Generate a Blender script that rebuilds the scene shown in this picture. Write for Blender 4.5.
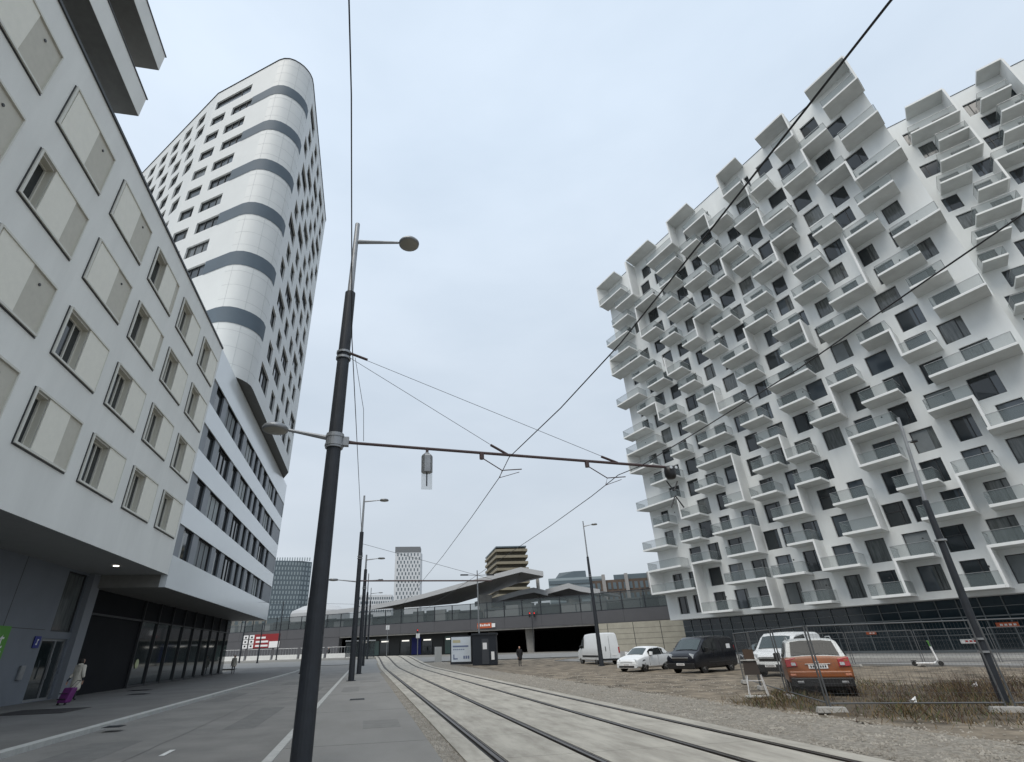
import bpy, bmesh, math, random
from mathutils import Vector, Matrix
R = math.radians
rnd = random.Random(7)
for o in list(bpy.data.objects): bpy.data.objects.remove(o)
SC = bpy.context.scene
C = SC.collection

# ---------------------------------------------------------------- camera, sky, sun
cam_d = bpy.data.cameras.new('camera'); cam = bpy.data.objects.new('camera', cam_d); C.objects.link(cam)
cam_d.sensor_width = 36; cam_d.lens = 503.5/1024*36
cam_d.shift_x = (512-470.5)/1024; cam_d.shift_y = 0
cam_d.clip_start = 0.05; cam_d.clip_end = 6000
YW, PT, RL = R(11.25), R(28.03), R(-1.78)
fwd = Vector((math.sin(YW)*math.cos(PT), math.cos(YW)*math.cos(PT), math.sin(PT)))
rt0 = Vector((math.cos(YW), -math.sin(YW), 0))
dn0 = -Vector((-math.sin(YW)*math.sin(PT), -math.cos(YW)*math.sin(PT), math.cos(PT)))
c_, s_ = math.cos(RL), math.sin(RL)
EX = rt0*c_ - dn0*s_; EY = rt0*s_ + dn0*c_
M = Matrix((EX, -EY, -fwd)).transposed().to_4x4(); M.translation = (0, 0, 1.6)
cam.matrix_world = M
SC.camera = cam

SUN_EL, SUN_AZ = R(58), R(224)      # azimuth clockwise from +Y
W = bpy.data.worlds.new('World'); SC.world = W; W.use_nodes = True
nt = W.node_tree; nt.nodes.clear()
wo = nt.nodes.new('ShaderNodeOutputWorld'); bg = nt.nodes.new('ShaderNodeBackground'); nt.links.new(bg.outputs[0], wo.inputs[0])
sky = nt.nodes.new('ShaderNodeTexSky'); sky.sky_type = 'NISHITA'; sky.sun_disc = False
sky.sun_elevation = SUN_EL; sky.sun_rotation = SUN_AZ; sky.dust_density = 3; sky.air_density = 1.2
mul = nt.nodes.new('ShaderNodeVectorMath'); mul.operation = 'SCALE'; mul.inputs[3].default_value = 0.9
nt.links.new(sky.outputs[0], mul.inputs[0])
tc = nt.nodes.new('ShaderNodeTexCoord'); mp = nt.nodes.new('ShaderNodeMapping'); mp.inputs['Scale'].default_value = (1.2, 1.2, 3.2)
nz = nt.nodes.new('ShaderNodeTexNoise'); nz.inputs['Scale'].default_value = 1.6; nz.inputs['Detail'].default_value = 5; nz.inputs['Roughness'].default_value = .5
nt.links.new(tc.outputs['Generated'], mp.inputs[0]); nt.links.new(mp.outputs[0], nz.inputs['Vector'])
cr = nt.nodes.new('ShaderNodeValToRGB'); cr.color_ramp.elements[0].position = .3; cr.color_ramp.elements[1].position = .7
cr.color_ramp.elements[0].color = (6.3, 7.2, 8.1, 1); cr.color_ramp.elements[1].color = (7.6, 8.45, 9.3, 1)
nt.links.new(nz.outputs['Fac'], cr.inputs[0])
# brighter, bluer overhead; greyer towards the horizon (a real overcast deck)
sep = nt.nodes.new('ShaderNodeSeparateXYZ'); nt.links.new(tc.outputs['Generated'], sep.inputs[0])
el = nt.nodes.new('ShaderNodeValToRGB'); el.color_ramp.elements[0].position = 0; el.color_ramp.elements[1].position = .8
el.color_ramp.elements[0].color = (.725, .70, .685, 1); el.color_ramp.elements[1].color = (.92, .945, .985, 1)
nt.links.new(sep.outputs['Z'], el.inputs[0])
m2 = nt.nodes.new('ShaderNodeMix'); m2.data_type = 'RGBA'; m2.blend_type = 'MULTIPLY'; m2.inputs[0].default_value = 1
nt.links.new(cr.outputs[0], m2.inputs[6]); nt.links.new(el.outputs[0], m2.inputs[7])
m3 = nt.nodes.new('ShaderNodeMix'); m3.data_type = 'RGBA'; m3.inputs[0].default_value = .9
nt.links.new(mul.outputs[0], m3.inputs[6]); nt.links.new(m2.outputs[2], m3.inputs[7])
nt.links.new(m3.outputs[2], bg.inputs[0]); bg.inputs[1].default_value = 0.0785

sd = bpy.data.lights.new('sun', 'SUN'); sd.energy = 1.5; sd.angle = R(45); sd.color = (1, .94, .85)
sun = bpy.data.objects.new('sun', sd); C.objects.link(sun)
sv = Vector((math.sin(SUN_AZ)*math.cos(SUN_EL), math.cos(SUN_AZ)*math.cos(SUN_EL), math.sin(SUN_EL)))
sun.rotation_euler = sv.to_track_quat('Z', 'Y').to_euler()
SC.view_settings.view_transform = 'Standard'; SC.view_settings.look = 'None'; SC.view_settings.exposure = 0.62; SC.view_settings.gamma = 1
SC.view_settings.use_curve_mapping = False
SC.render.engine = 'CYCLES'

# ---------------------------------------------------------------- materials
MATS = {}
def mat(name, col, rough=.7, metal=0, noise=0, nscale=3, bump=0, bscale=40, spec=.5, alpha=None, emit=None, col2=None, stretch=None, pos=(.3,.7)):
    if name in MATS: return MATS[name]
    m = bpy.data.materials.new(name); m.use_nodes = True; n = m.node_tree; b = n.nodes['Principled BSDF']
    b.inputs['Base Color'].default_value = (*col, 1); b.inputs['Roughness'].default_value = rough; b.inputs['Metallic'].default_value = metal
    b.inputs['Specular IOR Level'].default_value = spec
    tcn = n.nodes.new('ShaderNodeTexCoord'); vec = tcn.outputs['Object']
    if stretch:
        mpn = n.nodes.new('ShaderNodeMapping'); mpn.inputs['Scale'].default_value = stretch; n.links.new(vec, mpn.inputs[0]); vec = mpn.outputs[0]
    if noise or col2:
        t = n.nodes.new('ShaderNodeTexNoise'); t.inputs['Scale'].default_value = nscale; t.inputs['Detail'].default_value = 6; t.inputs['Roughness'].default_value = .65
        n.links.new(vec, t.inputs['Vector'])
        r = n.nodes.new('ShaderNodeValToRGB'); r.color_ramp.elements[0].position = pos[0]; r.color_ramp.elements[1].position = pos[1]
        ca = col2 if col2 else tuple(max(0, x*(1-noise)) for x in col); cb = col if col2 else tuple(min(1, x*(1+noise)) for x in col)
        r.color_ramp.elements[0].color = (*ca, 1); r.color_ramp.elements[1].color = (*cb, 1)
        n.links.new(t.outputs['Fac'], r.inputs[0]); n.links.new(r.outputs[0], b.inputs['Base Color'])
    if bump:
        t = n.nodes.new('ShaderNodeTexNoise'); t.inputs['Scale'].default_value = bscale; t.inputs['Detail'].default_value = 4
        n.links.new(vec, t.inputs['Vector'])
        bp = n.nodes.new('ShaderNodeBump'); bp.inputs['Strength'].default_value = bump; bp.inputs['Distance'].default_value = .02
        n.links.new(t.outputs['Fac'], bp.inputs['Height']); n.links.new(bp.outputs[0], b.inputs['Normal'])
    if alpha is not None:
        b.inputs['Alpha'].default_value = alpha
    if emit:
        b.inputs['Emission Color'].default_value = (*emit[:3], 1); b.inputs['Emission Strength'].default_value = emit[3]
    MATS[name] = m; return m

plaster = mat('grey_plaster', (.80, .805, .775), .85, noise=.06, nscale=.6, stretch=(1,1,.25), bump=.25, bscale=60)
cream = mat('cream_panel', (.82, .80, .71), .6, noise=.03, nscale=4)
beige = mat('beige_panel', (.55, .53, .46), .7, noise=.05, nscale=4)
frame_m = mat('pale_frame_metal', (.66, .65, .59), .5)
dark_frame = mat('dark_frame', (.035, .037, .04), .5)
glass = mat('window_glass', (.022, .028, .032), .06, spec=.7)
glass2 = mat('window_glass_curtain', (.10, .11, .11), .12, spec=.7, noise=.5, nscale=2.2, stretch=(3, 3, .3))
blind = mat('window_blind', (.17, .19, .20), .6, noise=.12, nscale=1)
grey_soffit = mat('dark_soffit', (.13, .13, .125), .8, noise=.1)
white_wall = mat('white_render', (.72, .745, .745), .8, noise=.06, nscale=.5, stretch=(1,1,.18), bump=.1, bscale=30)
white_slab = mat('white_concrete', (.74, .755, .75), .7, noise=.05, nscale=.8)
slab_under = mat('shade_tinted_soffit', (.52, .535, .525), .85, noise=.1, nscale=.7)  # white slab colour darkened underneath, shade of the soffits put into the colour
glass3 = mat('window_glass_bluish', (.055, .07, .085), .05, spec=.9)
white_clad = mat('white_cladding', (.66, .68, .68), .5, noise=.03, nscale=.5, spec=.25)
band_m = mat('blue_grey_cladding', (.105, .135, .165), .6, spec=.2, noise=.06, nscale=.6)
grey_clad = mat('grey_cladding', (.19, .21, .235), .45, noise=.08, nscale=1)
base_grey = mat('grey_facade_panel', (.165, .185, .215), .6, noise=.06, nscale=1)
base_dark = mat('black_facade_panel', (.010, .011, .014), .7, spec=.15, noise=.2, nscale=1)
base_glass = mat('shop_glass', (.02, .028, .03), .05, spec=.8)
t1_glass = mat('blue_green_glass', (.010, .022, .030), .1, spec=.55)
mull_m = mat('mullion', (.16, .18, .19), .5)
steel = mat('dark_steel', (.017, .021, .028), .55, noise=.25, nscale=5)
galv = mat('galvanised_steel', (.30, .31, .32), .45, metal=.6, noise=.15, nscale=6)
rust_pipe = mat('brown_steel', (.07, .045, .045), .6)
wire_m = mat('wire_black', (.03, .03, .032), .6)
alu = mat('aluminium', (.45, .46, .46), .4, metal=.6)
asph = mat('asphalt', (.225, .217, .203), .9, noise=.0, col2=(.15, .146, .138), nscale=.6, bump=.5, bscale=90)
asph_dk = mat('pavement_asphalt', (.17, .165, .155), .9, col2=(.115, .11, .105), nscale=.5, bump=.5, bscale=80)
asph_c = mat('footway_asphalt', (.265, .256, .24), .9, col2=(.19, .184, .172), nscale=.35, bump=.5, bscale=80, stretch=(1,.4,1))
patch_m = mat('light_asphalt', (.21, .21, .205), .9, noise=.1, nscale=.6, bump=.4, bscale=80)
kerb_m = mat('granite_kerb', (.42, .42, .40), .85, noise=.15, nscale=5, bump=.3)
bed_m = mat('tram_concrete', (.44, .415, .36), .9, col2=(.27, .25, .215), nscale=1.6, bump=.4, bscale=50, stretch=(1.6,.35,1), pos=(.32,.62))
rail_m = mat('rail_steel', (.10, .085, .075), .4, metal=.7, noise=.3, nscale=3)
groove_m = mat('rubber_groove', (.03, .03, .03), .8)
gravel_m = mat('gravel', (.34, .315, .27), .95, col2=(.11, .095, .075), nscale=11, bump=1, bscale=30)
dirt_m = mat('dirt', (.24, .20, .15), .95, col2=(.055, .045, .032), nscale=.9, bump=1, bscale=12, stretch=(1,1,1), pos=(.35,.62))
ground_m = mat('open_ground', (.22, .21, .19), .95, col2=(.14, .135, .12), nscale=.15, bump=.6, bscale=6)
mark_m = mat('road_paint', (.62, .62, .60), .8, noise=.15, nscale=6)
red_m = mat('red_print', (.42, .02, .02), .5)
white_m = mat('white_print', (.8, .8, .8), .5)
black_m = mat('black_plastic', (.014, .014, .015), .45)
tyre_m = mat('tyre_rubber', (.018, .018, .018), .8)
rim_m = mat('alloy_rim', (.38, .39, .40), .3, metal=.8)
car_white = mat('white_car_paint', (.70, .72, .73), .3, noise=.05, nscale=2)
car_black = mat('black_car_paint', (.006, .0065, .010), .22, noise=.3, nscale=2)
car_orange = mat('orange_car_paint', (.25, .078, .022), .3, noise=.12, nscale=2)
car_dark = mat('dark_car_paint', (.02, .022, .026), .3)
podium_clad = mat('podium_glass_panel', (.74, .78, .80), .16, spec=.7, noise=.02, nscale=.3)
rear_glass = mat('tinted_glass', (.014,.017,.018), .12, spec=.25)
reveal_m = mat('reveal_panel', (.62, .60, .52), .7)
car_glass = mat('car_glass', (.03, .045, .045), .05, spec=.8)
lamp_glass = mat('headlamp_glass', (.55, .58, .6), .15, spec=.8)
red_lamp = mat('red_tail_lamp', (.35, .012, .015), .2, spec=.8)
skin_m = mat('skin', (.50, .30, .22), .6)
hair_m = mat('dark_hair', (.02, .016, .013), .7)
coat_w = mat('cream_down_coat', (.60, .56, .48), .75, noise=.12, nscale=9, bump=.8, bscale=9)
coat_b = mat('black_coat', (.012, .012, .014), .8)
trouser_m = mat('dark_trousers', (.02, .022, .028), .8)
purple_m = mat('purple_suitcase', (.13, .015, .13), .45)
green_m = mat('green_print', (.10, .30, .05), .6)
blue_m = mat('blue_print', (.02, .03, .22), .6)
teal_m = mat('teal_glass', (.13, .22, .20), .2)
concrete_m = mat('concrete', (.33, .32, .30), .85, noise=.15, nscale=1.5, bump=.3)
beige_wall = mat('beige_noise_wall', (.37, .35, .29), .85, noise=.12, nscale=.8, bump=.3, bscale=8)
viad_m = mat('grey_parapet_panel', (.085, .085, .092), .55, noise=.06, nscale=.5)
viad_glass = mat('screen_glass', (.07, .09, .095), .15, alpha=.55, spec=.6)
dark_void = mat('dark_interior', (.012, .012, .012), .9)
roof_m = mat('roof_metal', (.42, .43, .44), .45, noise=.05)
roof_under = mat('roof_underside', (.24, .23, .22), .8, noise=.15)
rail_glass = mat('balcony_glass', (.17, .205, .21), .25, alpha=.45, spec=.5)
orange_m = mat('orange_sign', (.5, .10, .03), .6)
grass_a = mat('dry_grass', (.15, .105, .05), .9); grass_b = mat('green_grass', (.055, .07, .022), .9); grass_c = mat('brown_stems', (.055, .03, .02), .9)
fence_m = mat('fence_steel', (.11, .115, .12), .5, metal=.3)
stone_m = mat('loose_stone', (.46, .43, .38), .9, col2=(.20, .18, .15), nscale=1.7)

# ---------------------------------------------------------------- mesh helper
class MB:
    def __init__(s): s.v = []; s.f = []; s.m = []
    def quad(s, pts, mi=0):
        i = len(s.v); s.v += [tuple(p) for p in pts]; s.f.append(tuple(range(i, i+len(pts)))); s.m.append(mi); return s
    def hexa(s, a, b, mi=0):   # a: 4 bottom pts, b: 4 top pts
        i = len(s.v); s.v += [tuple(p) for p in a]+[tuple(p) for p in b]
        for f in ((3,2,1,0),(4,5,6,7),(0,1,5,4),(1,2,6,5),(2,3,7,6),(3,0,4,7)):
            s.f.append(tuple(i+k for k in f)); s.m.append(mi)
        return s
    def box(s, x0, x1, y0, y1, z0, z1, mi=0):
        return s.hexa([(x0,y0,z0),(x1,y0,z0),(x1,y1,z0),(x0,y1,z0)], [(x0,y0,z1),(x1,y0,z1),(x1,y1,z1),(x0,y1,z1)], mi)
    def obox(s, o, u, v, w, mi=0):   # oriented: corner o and edge vectors
        o, u, v, w = map(Vector, (o, u, v, w))
        return s.hexa([o, o+u, o+u+v, o+v], [o+w, o+u+w, o+u+v+w, o+v+w], mi)
    def tube(s, pts, r, n=8, mi=0, r1=None, cap=True):
        pts = [Vector(p) for p in pts]; k = len(pts); base = len(s.v)
        up = Vector((0,0,1)); prev = None
        for j, p in enumerate(pts):
            t = (pts[min(j+1,k-1)]-pts[max(j-1,0)]).normalized()
            a = t.cross(up if abs(t.z) < .95 else Vector((1,0,0))).normalized(); b = t.cross(a)
            rr = r if r1 is None else r+(r1-r)*j/(k-1)
            for q in range(n):
                an = 2*math.pi*q/n; s.v.append(tuple(p+a*(math.cos(an)*rr)+b*(math.sin(an)*rr)))
        for j in range(k-1):
            for q in range(n):
                s.f.append((base+j*n+q, base+j*n+(q+1)%n, base+(j+1)*n+(q+1)%n, base+(j+1)*n+q)); s.m.append(mi)
        if cap:
            s.f.append(tuple(base+q for q in range(n))[::-1]); s.m.append(mi)
            s.f.append(tuple(base+(k-1)*n+q for q in range(n))); s.m.append(mi)
        return s
    def lathe(s, prof, n=20, o=(0,0,0), mi=0, axis='z'):
        base = len(s.v); k = len(prof)
        for (r, h) in prof:
            for q in range(n):
                a = 2*math.pi*q/n; p = (r*math.cos(a), r*math.sin(a), h)
                if axis == 'y': p = (p[0], h, p[1])
                if axis == 'x': p = (h, p[0], p[1])
                s.v.append((o[0]+p[0], o[1]+p[1], o[2]+p[2]))
        for j in range(k-1):
            for q in range(n):
                s.f.append((base+j*n+q, base+j*n+(q+1)%n, base+(j+1)*n+(q+1)%n, base+(j+1)*n+q)); s.m.append(mi)
        s.f.append(tuple(base+q for q in range(n))); s.m.append(mi); s.f.append(tuple(base+(k-1)*n+q for q in range(n))); s.m.append(mi)
        return s
    def build(s, name, mats, parent=None, org=None, smooth=False, bevel=0, fix=True):
        if not isinstance(mats, (list, tuple)): mats = [mats]
        me = bpy.data.meshes.new(name)
        o_ = Vector(org) if org is not None else Vector((0,0,0))
        me.from_pydata([tuple(Vector(p)-o_) for p in s.v], [], s.f)
        for m in mats: me.materials.append(m)
        for i, p in enumerate(me.polygons): p.material_index = s.m[i]; p.use_smooth = smooth
        if fix:
            bm = bmesh.new(); bm.from_mesh(me); bmesh.ops.recalc_face_normals(bm, faces=bm.faces); bm.to_mesh(me); bm.free()
        ob = bpy.data.objects.new(name, me); C.objects.link(ob)
        if parent is not None: ob.parent = parent
        elif org is not None: ob.location = org
        if bevel:
            md = ob.modifiers.new('bevel', 'BEVEL'); md.width = bevel; md.segments = 2; md.limit_method = 'ANGLE'; md.angle_limit = R(40)
        return ob

def tag(o, label=None, cat=None, group=None, kind=None):
    if label: o['label'] = label
    if cat: o['category'] = cat
    if group: o['group'] = group
    if kind: o['kind'] = kind
    return o
def thing(name, label, cat, loc=(0,0,0), rz=0, group=None):
    o = bpy.data.objects.new(name, None); C.objects.link(o); o.location = loc; o.rotation_euler = (0,0,rz); o.empty_display_size = .3
    return tag(o, label, cat, group)
def struct(name, mb, m, **k):
    o = mb.build(name, m, **k); o['kind'] = 'structure'; return o
def copy_tree(o, parent=None):
    c = o.copy(); C.objects.link(c)
    if parent is not None: c.parent = parent
    for ch in list(o.children): copy_tree(ch, c)
    return c
def text_mesh(body, size, m, name, parent, mw, ext=.004):
    cu = bpy.data.curves.new(name, 'FONT'); cu.body = body; cu.size = size; cu.extrude = ext; cu.align_x = 'CENTER'; cu.align_y = 'CENTER'
    t = bpy.data.objects.new(name+'_tmp', cu); C.objects.link(t)
    bpy.context.view_layer.update()
    me = bpy.data.meshes.new_from_object(t.evaluated_get(bpy.context.evaluated_depsgraph_get()))
    bpy.data.objects.remove(t); me.materials.clear(); me.materials.append(m)
    o = bpy.data.objects.new(name, me); C.objects.link(o); me.transform(mw); o.parent = parent; return o

def hz(y):   # the ground rises gently towards the viaduct
    t = max(0, min(1, (y-60)/45)); return .9*t*t*(3-2*t)
def sheet(x0, x1, ys, z):
    mb = MB()
    f0 = x0 if callable(x0) else (lambda y: x0); f1 = x1 if callable(x1) else (lambda y: x1)
    for a, b in zip(ys[:-1], ys[1:]):
        mb.quad([(f0(a), a, z+hz(a)), (f1(a), a, z+hz(a)), (f1(b), b, z+hz(b)), (f0(b), b, z+hz(b))])
    return mb
def yr(a, b, st=5):
    n = max(1, int((b-a)/st)); return [a+(b-a)*i/n for i in range(n+1)]

# ---------------------------------------------------------------- ground
YS = [-3000, -200, -20]+yr(0, 110, 5)+[200, 600, 3000]
struct('ground', sheet(-3000, 3000, YS, -.14), ground_m)
struct('road', sheet(-7.1, -1.62, yr(-15, 78), -.10), asph)
struct('crossing_street', sheet(-90, 75, yr(78, 92, 4), -.06), patch_m)
struct('left_pavement', sheet(-15.4, -7.34, yr(-15, 76), 0.0), asph_dk)
struct('corner_pavement', sheet(-60, -7.1, yr(76, 78, 1), 0.004), patch_m)
struct('footway', sheet(-1.47, lambda y: 1.35, yr(-15, 52), 0.0), asph_c)
struct('light_footway', sheet(-1.47, 1.5, yr(52, 78), 0.0), patch_m)
mb = MB()
for x0, x1, y1 in ((-7.36, -7.1, 76), (-1.62, -1.45, 78)):
    y = -15
    while y < y1:
        mb.box(x0, x1, y, y+.985, -.14+hz(y), .012+hz(y)); y += 1
struct('kerb', mb, kerb_m)
struct('verge', sheet(1.35, 1.72, yr(-15, 78), -.03), gravel_m)
# tram bed: concrete slabs with open joints, rails in rubber grooves
mb = MB()
y = -15
while y < 110:
    for x0, x1 in ((1.72, 2.13), (2.36, 3.63), (3.86, 5.62), (5.85, 6.98), (7.21, 7.6)):
        y1 = y+2.485
        mb.hexa([(x0,y,-.2+hz(y)),(x1,y,-.2+hz(y)),(x1,y1,-.2+hz(y1)),(x0,y1,-.2+hz(y1))], [(x0,y,.0+hz(y)),(x1,y,.0+hz(y)),(x1,y1,.0+hz(y1)),(x0,y1,.0+hz(y1))])
    y += 2.5
struct('tram_bed', mb, bed_m)
mb = MB()
ys = yr(-15, 110, 5)
for xc in (2.25, 3.74, 5.735, 7.095):
    for a, b in zip(ys[:-1], ys[1:]):
        za, zb = hz(a), hz(b)
        mb.quad([(xc-.13,a,-.03+za),(xc+.13,a,-.03+za),(xc+.13,b,-.03+zb),(xc-.13,b,-.03+zb)])
struct('rail_groove', mb, groove_m)
for i, xc in enumerate((2.25, 3.74, 5.735, 7.095)):
    m1 = MB()
    for a, b in zip(ys[:-1], ys[1:]):
        za, zb = hz(a), hz(b)
        for p, q in ((-.035, .035), (.055, .075)):
            m1.hexa([(xc+p,a,-.028+za),(xc+q,a,-.028+za),(xc+q,b,-.028+zb),(xc+p,b,-.028+zb)], [(xc+p,a,.006+za),(xc+q,a,.006+za),(xc+q,b,.006+zb),(xc+p,b,.006+zb)])
    struct('rail', m1, rail_m)
# gravel field with slight relief
def field(x0, x1, y0, y1, nx, ny, z, amp, name, m, fz=None):
    mb = MB(); r = random.Random(3); hs = [[z+(r.random()-.5)*amp for _ in range(ny+1)] for _ in range(nx+1)]
    for i in range(nx):
        for j in range(ny):
            P = []
            for a, b in ((i,j),(i+1,j),(i+1,j+1),(i,j+1)):
                x = x0+(x1-x0)*a/nx; y = y0+(y1-y0)*b/ny; P.append((x, y, hs[a][b]+hz(y)))
            mb.quad(P)
    return struct(name, mb, m, smooth=True)
field(7.6, 10.6, -10, 75, 10, 200, -.03, .05, 'gravel_strip', gravel_m)
field(10.6, 60, -15, 75, 80, 120, -.04, .06, 'dirt_field', dirt_m)
# street between the parking field and the apartment towers
TH = R(-14.35); d1 = Vector((math.sin(TH), math.cos(TH), 0)); n1 = Vector((d1.y, -d1.x, 0)); UP = Vector((0,0,1))
def strip(D0, D1, s0, s1, z0, z1, name, m, kind=True):
    mb = MB(); st = [s0+(s1-s0)*i/24 for i in range(25)]
    for a, b in zip(st[:-1], st[1:]):
        q = [n1*D0+d1*a, n1*D1+d1*a, n1*D1+d1*b, n1*D0+d1*b]
        mb.hexa([p+UP*(z0+hz(p.y)) for p in q], [p+UP*(z1+hz(p.y)) for p in q])
    return struct(name, mb, m)
strip(39, 41.5, -40, 60, -.2, .05, 'street_edge', patch_m)
strip(41.5, 50.5, -40, 62, -.2, .03, 'side_street', asph)
strip(50.5, 50.8, -40, 62, -.2, .17, 'side_kerb', kerb_m)
strip(50.8, 62, -40, 60, -.2, .15, 'side_pavement', patch_m)

# ---------------------------------------------------------------- facade helper: wall with real openings
def facade(mb, o, d, n, S0, S1, rows, Z0, Z1, depth=.22, mi=0, ri=0):
    """o: origin, d: along, n: outward normal. rows: [(z0, z1, [(s0, s1), ...])] sorted by z"""
    o = Vector(o); d = Vector(d); n = Vector(n)
    P = lambda s, z, k=0: o+d*s+UP*z-n*k
    def q(a, b, c, e): mb.quad([P(a, c), P(b, c), P(b, e), P(a, e)], mi)
    z = Z0
    for z0, z1, ws in rows:
        if z0 > z: q(S0, S1, z, z0)
        s = S0
        for a, b in sorted(ws):
            if a > s: q(s, a, z0, z1)
            mb.quad([P(a,z0), P(a,z0,depth), P(a,z1,depth), P(a,z1)], ri); mb.quad([P(b,z0), P(b,z1), P(b,z1,depth), P(b,z0,depth)], ri)
            mb.quad([P(a,z1), P(a,z1,depth), P(b,z1,depth), P(b,z1)], ri); mb.quad([P(a,z0), P(b,z0), P(b,z0,depth), P(a,z0,depth)], ri)
            s = b
        if s < S1: q(s, S1, z0, z1)
        z = z1
    if z < Z1: q(S0, S1, z, Z1)
def window(mb, o, d, n, a, b, z0, z1, depth=.22, fw=.07, mull=(), trans=(), gi=0, fi=1):
    """glass pane plus frame ring, mullions and transoms set back in the opening"""
    o = Vector(o); d = Vector(d); n = Vector(n)
    P = lambda s, z, k: o+d*s+UP*z-n*k
    k = depth
    mb.quad([P(a,z0,k), P(b,z0,k), P(b,z1,k), P(a,z1,k)], gi)
    def bar(sa, sb, za, zb): mb.obox(P(sa, za, k-.005), d*(sb-sa), n*.06, UP*(zb-za), fi)
    bar(a, a+fw, z0, z1); bar(b-fw, b, z0, z1); bar(a+fw, b-fw, z0, z0+fw); bar(a+fw, b-fw, z1-fw, z1)
    for m in mull: bar(a+(b-a)*m-.03, a+(b-a)*m+.03, z0+fw, z1-fw)
    for t in trans: mb.obox(P(a+fw, z0+(z1-z0)*t-.03, k-.01), d*(b-a-2*fw), n*.05, UP*.06, fi)

# ---------------------------------------------------------------- left apartment building
AX = -11.3
lb = thing('apartment_building', 'grey plastered apartment block with framed windows and sliding cream shutters, nearest on the left', 'building', (AX, 10, 0))
LO = (AX, 10, 0)
cols = [29.4-4.08*i for i in range(11)]
zr = [7.72+3.29*i for i in range(4)]
W_, H_ = 3.1, 1.98
rws = []
wins = []
r5 = random.Random(11)
for ri, z0 in enumerate(zr):
    ws = []
    for ci, y0 in enumerate(cols):
        near = y0 < 14 or (y0 < 18 and ri >= 2)
        st = 'B'
        if near: st = 'C' if (ri+ci) % 3 != 0 else 'A'
        if ri == 0 and abs(y0-17.16) < .1: st = 'A'
        if ri >= 2 and abs(y0-17.16) < .1: st = 'C'
        if ri == 2 and abs(y0-21.24) < .1: st = 'D'
        if ri == 1 and abs(y0-17.16) < .1: st = 'B'
        if ri == 3 and abs(y0-21.24) < .1: st = 'D'
        a, b = {'A': (.15, .85), 'D': (.15, 1.25), 'B': (.15, 1.5), 'C': None}[st] if st != 'C' else (0, 0)
        if st != 'C': ws.append((y0+a-10, y0+b-10))
        wins.append((ri, z0, y0, st, a, b))
    rws.append((z0+.12, z0+H_-.12, ws))
mb = MB()
facade(mb, (AX, 10, 0), (0,1,0), (1,0,0), -30, 23, rws, 5.8, 20.86, depth=.3, ri=1)
mb.quad([(AX,33,5.8),(-26,33,5.8),(-26,33,20.86),(AX,33,20.86)]); mb.quad([(AX,-20,5.8),(-26,-20,5.8),(-26,-20,20.86),(AX,-20,20.86)])
mb.quad([(-26,-20,5.8),(-26,33,5.8),(-26,33,20.86),(-26,-20,20.86)]); mb.quad([(AX,-20,20.86),(AX,33,20.86),(-26,33,20.86),(-26,-20,20.86)])
mb.build('wall', [plaster, reveal_m], lb, LO, fix=False)
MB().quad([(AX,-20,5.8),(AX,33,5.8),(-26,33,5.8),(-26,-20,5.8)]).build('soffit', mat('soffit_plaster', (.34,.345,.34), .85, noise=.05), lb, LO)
MB().box(AX-.3, AX+.07, -20, 33.06, 20.86, 20.98).build('coping', dark_frame, lb, LO)
for ri, z0, y0, st, a, b in wins:
    f = MB(); z1 = z0+H_
    X0, X1 = AX, AX+.085
    # outer frame ring proud of the wall
    f.box(X0, X1, y0, y0+.09, z0, z1); f.box(X0, X1, y0+W_-.05, y0+W_, z0, z1)
    f.box(X0, X1, y0+.09, y0+W_-.05, z0, z0+.07); f.box(X0, X1+.02, y0+.09, y0+W_-.05, z1-.07, z1)
    f.box(AX+.001, AX+.03, y0-.035, y0+W_+.035, z0-.05, z0, 1); f.box(AX+.001, AX+.03, y0-.04, y0, z0, z1, 1); f.box(AX+.001, AX+.06, y0+.09, y0+W_, z1, z1+.015, 1)  # thin dark strips stand in for the shadow line along the frame edges
    w = f.build('window', [frame_m, dark_frame], lb, LO)
    if st != 'C':
        g_ = MB(); window(g_, (AX, 0, 0), (0,1,0), (1,0,0), y0+a, y0+b, z0+.12, z1-.12, depth=.28, fw=.05, mull=(.62,) if st == 'B' else ())
        g_.build('pane', [glass, frame_m], w, (0,0,0) if False else LO)
    if st == 'B': sh = (1.5, 3.05); pn = None
    elif st == 'D': sh = (1.2, 2.7); pn = (2.7, 3.05)
    elif st == 'A': sh = (.85, 2.2); pn = (2.2, 3.05)
    else: sh = (.15, 1.75); pn = (1.75, 3.05)
    MB().box(AX+.03, AX+.07, y0+sh[0], y0+sh[1], z0+.075, z1-.075).build('shutter', cream, w, LO)
    if pn:
        p_ = MB().box(AX+.01, AX+.04, y0+pn[0], y0+pn[1], z0+.075, z1-.075)
        if st == 'C': p_.lathe([(.05, .04), (.05, .07)], 12, (AX, y0+pn[0]+.55, z1-.45), 1, 'x')
        p_.build('side_panel', [beige, dark_frame], w, LO)
# rooftop balconies
for z0, z1 in ((22.65, 23.9), (26.05, 27.2)):
    q = MB().box(-13.6, AX+.05, -20, 16.35, z0, z0+.25, 1)
    q.box(AX-.10, AX+.06, -20, 16.36, z0+.01, z1); q.box(-13.6, AX-.10, 16.2, 16.36, z0+.01, z1)
    q.box(AX-.13, AX+.1, -20, 16.42, z1, z1+.05, 2)
    q.build('balcony', [plaster, grey_soffit, dark_frame], lb, LO)
MB().box(-25, -13.6, -20, 15.4, 20.87, 29.5).build('upper_storey', plaster, lb, LO)
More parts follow.
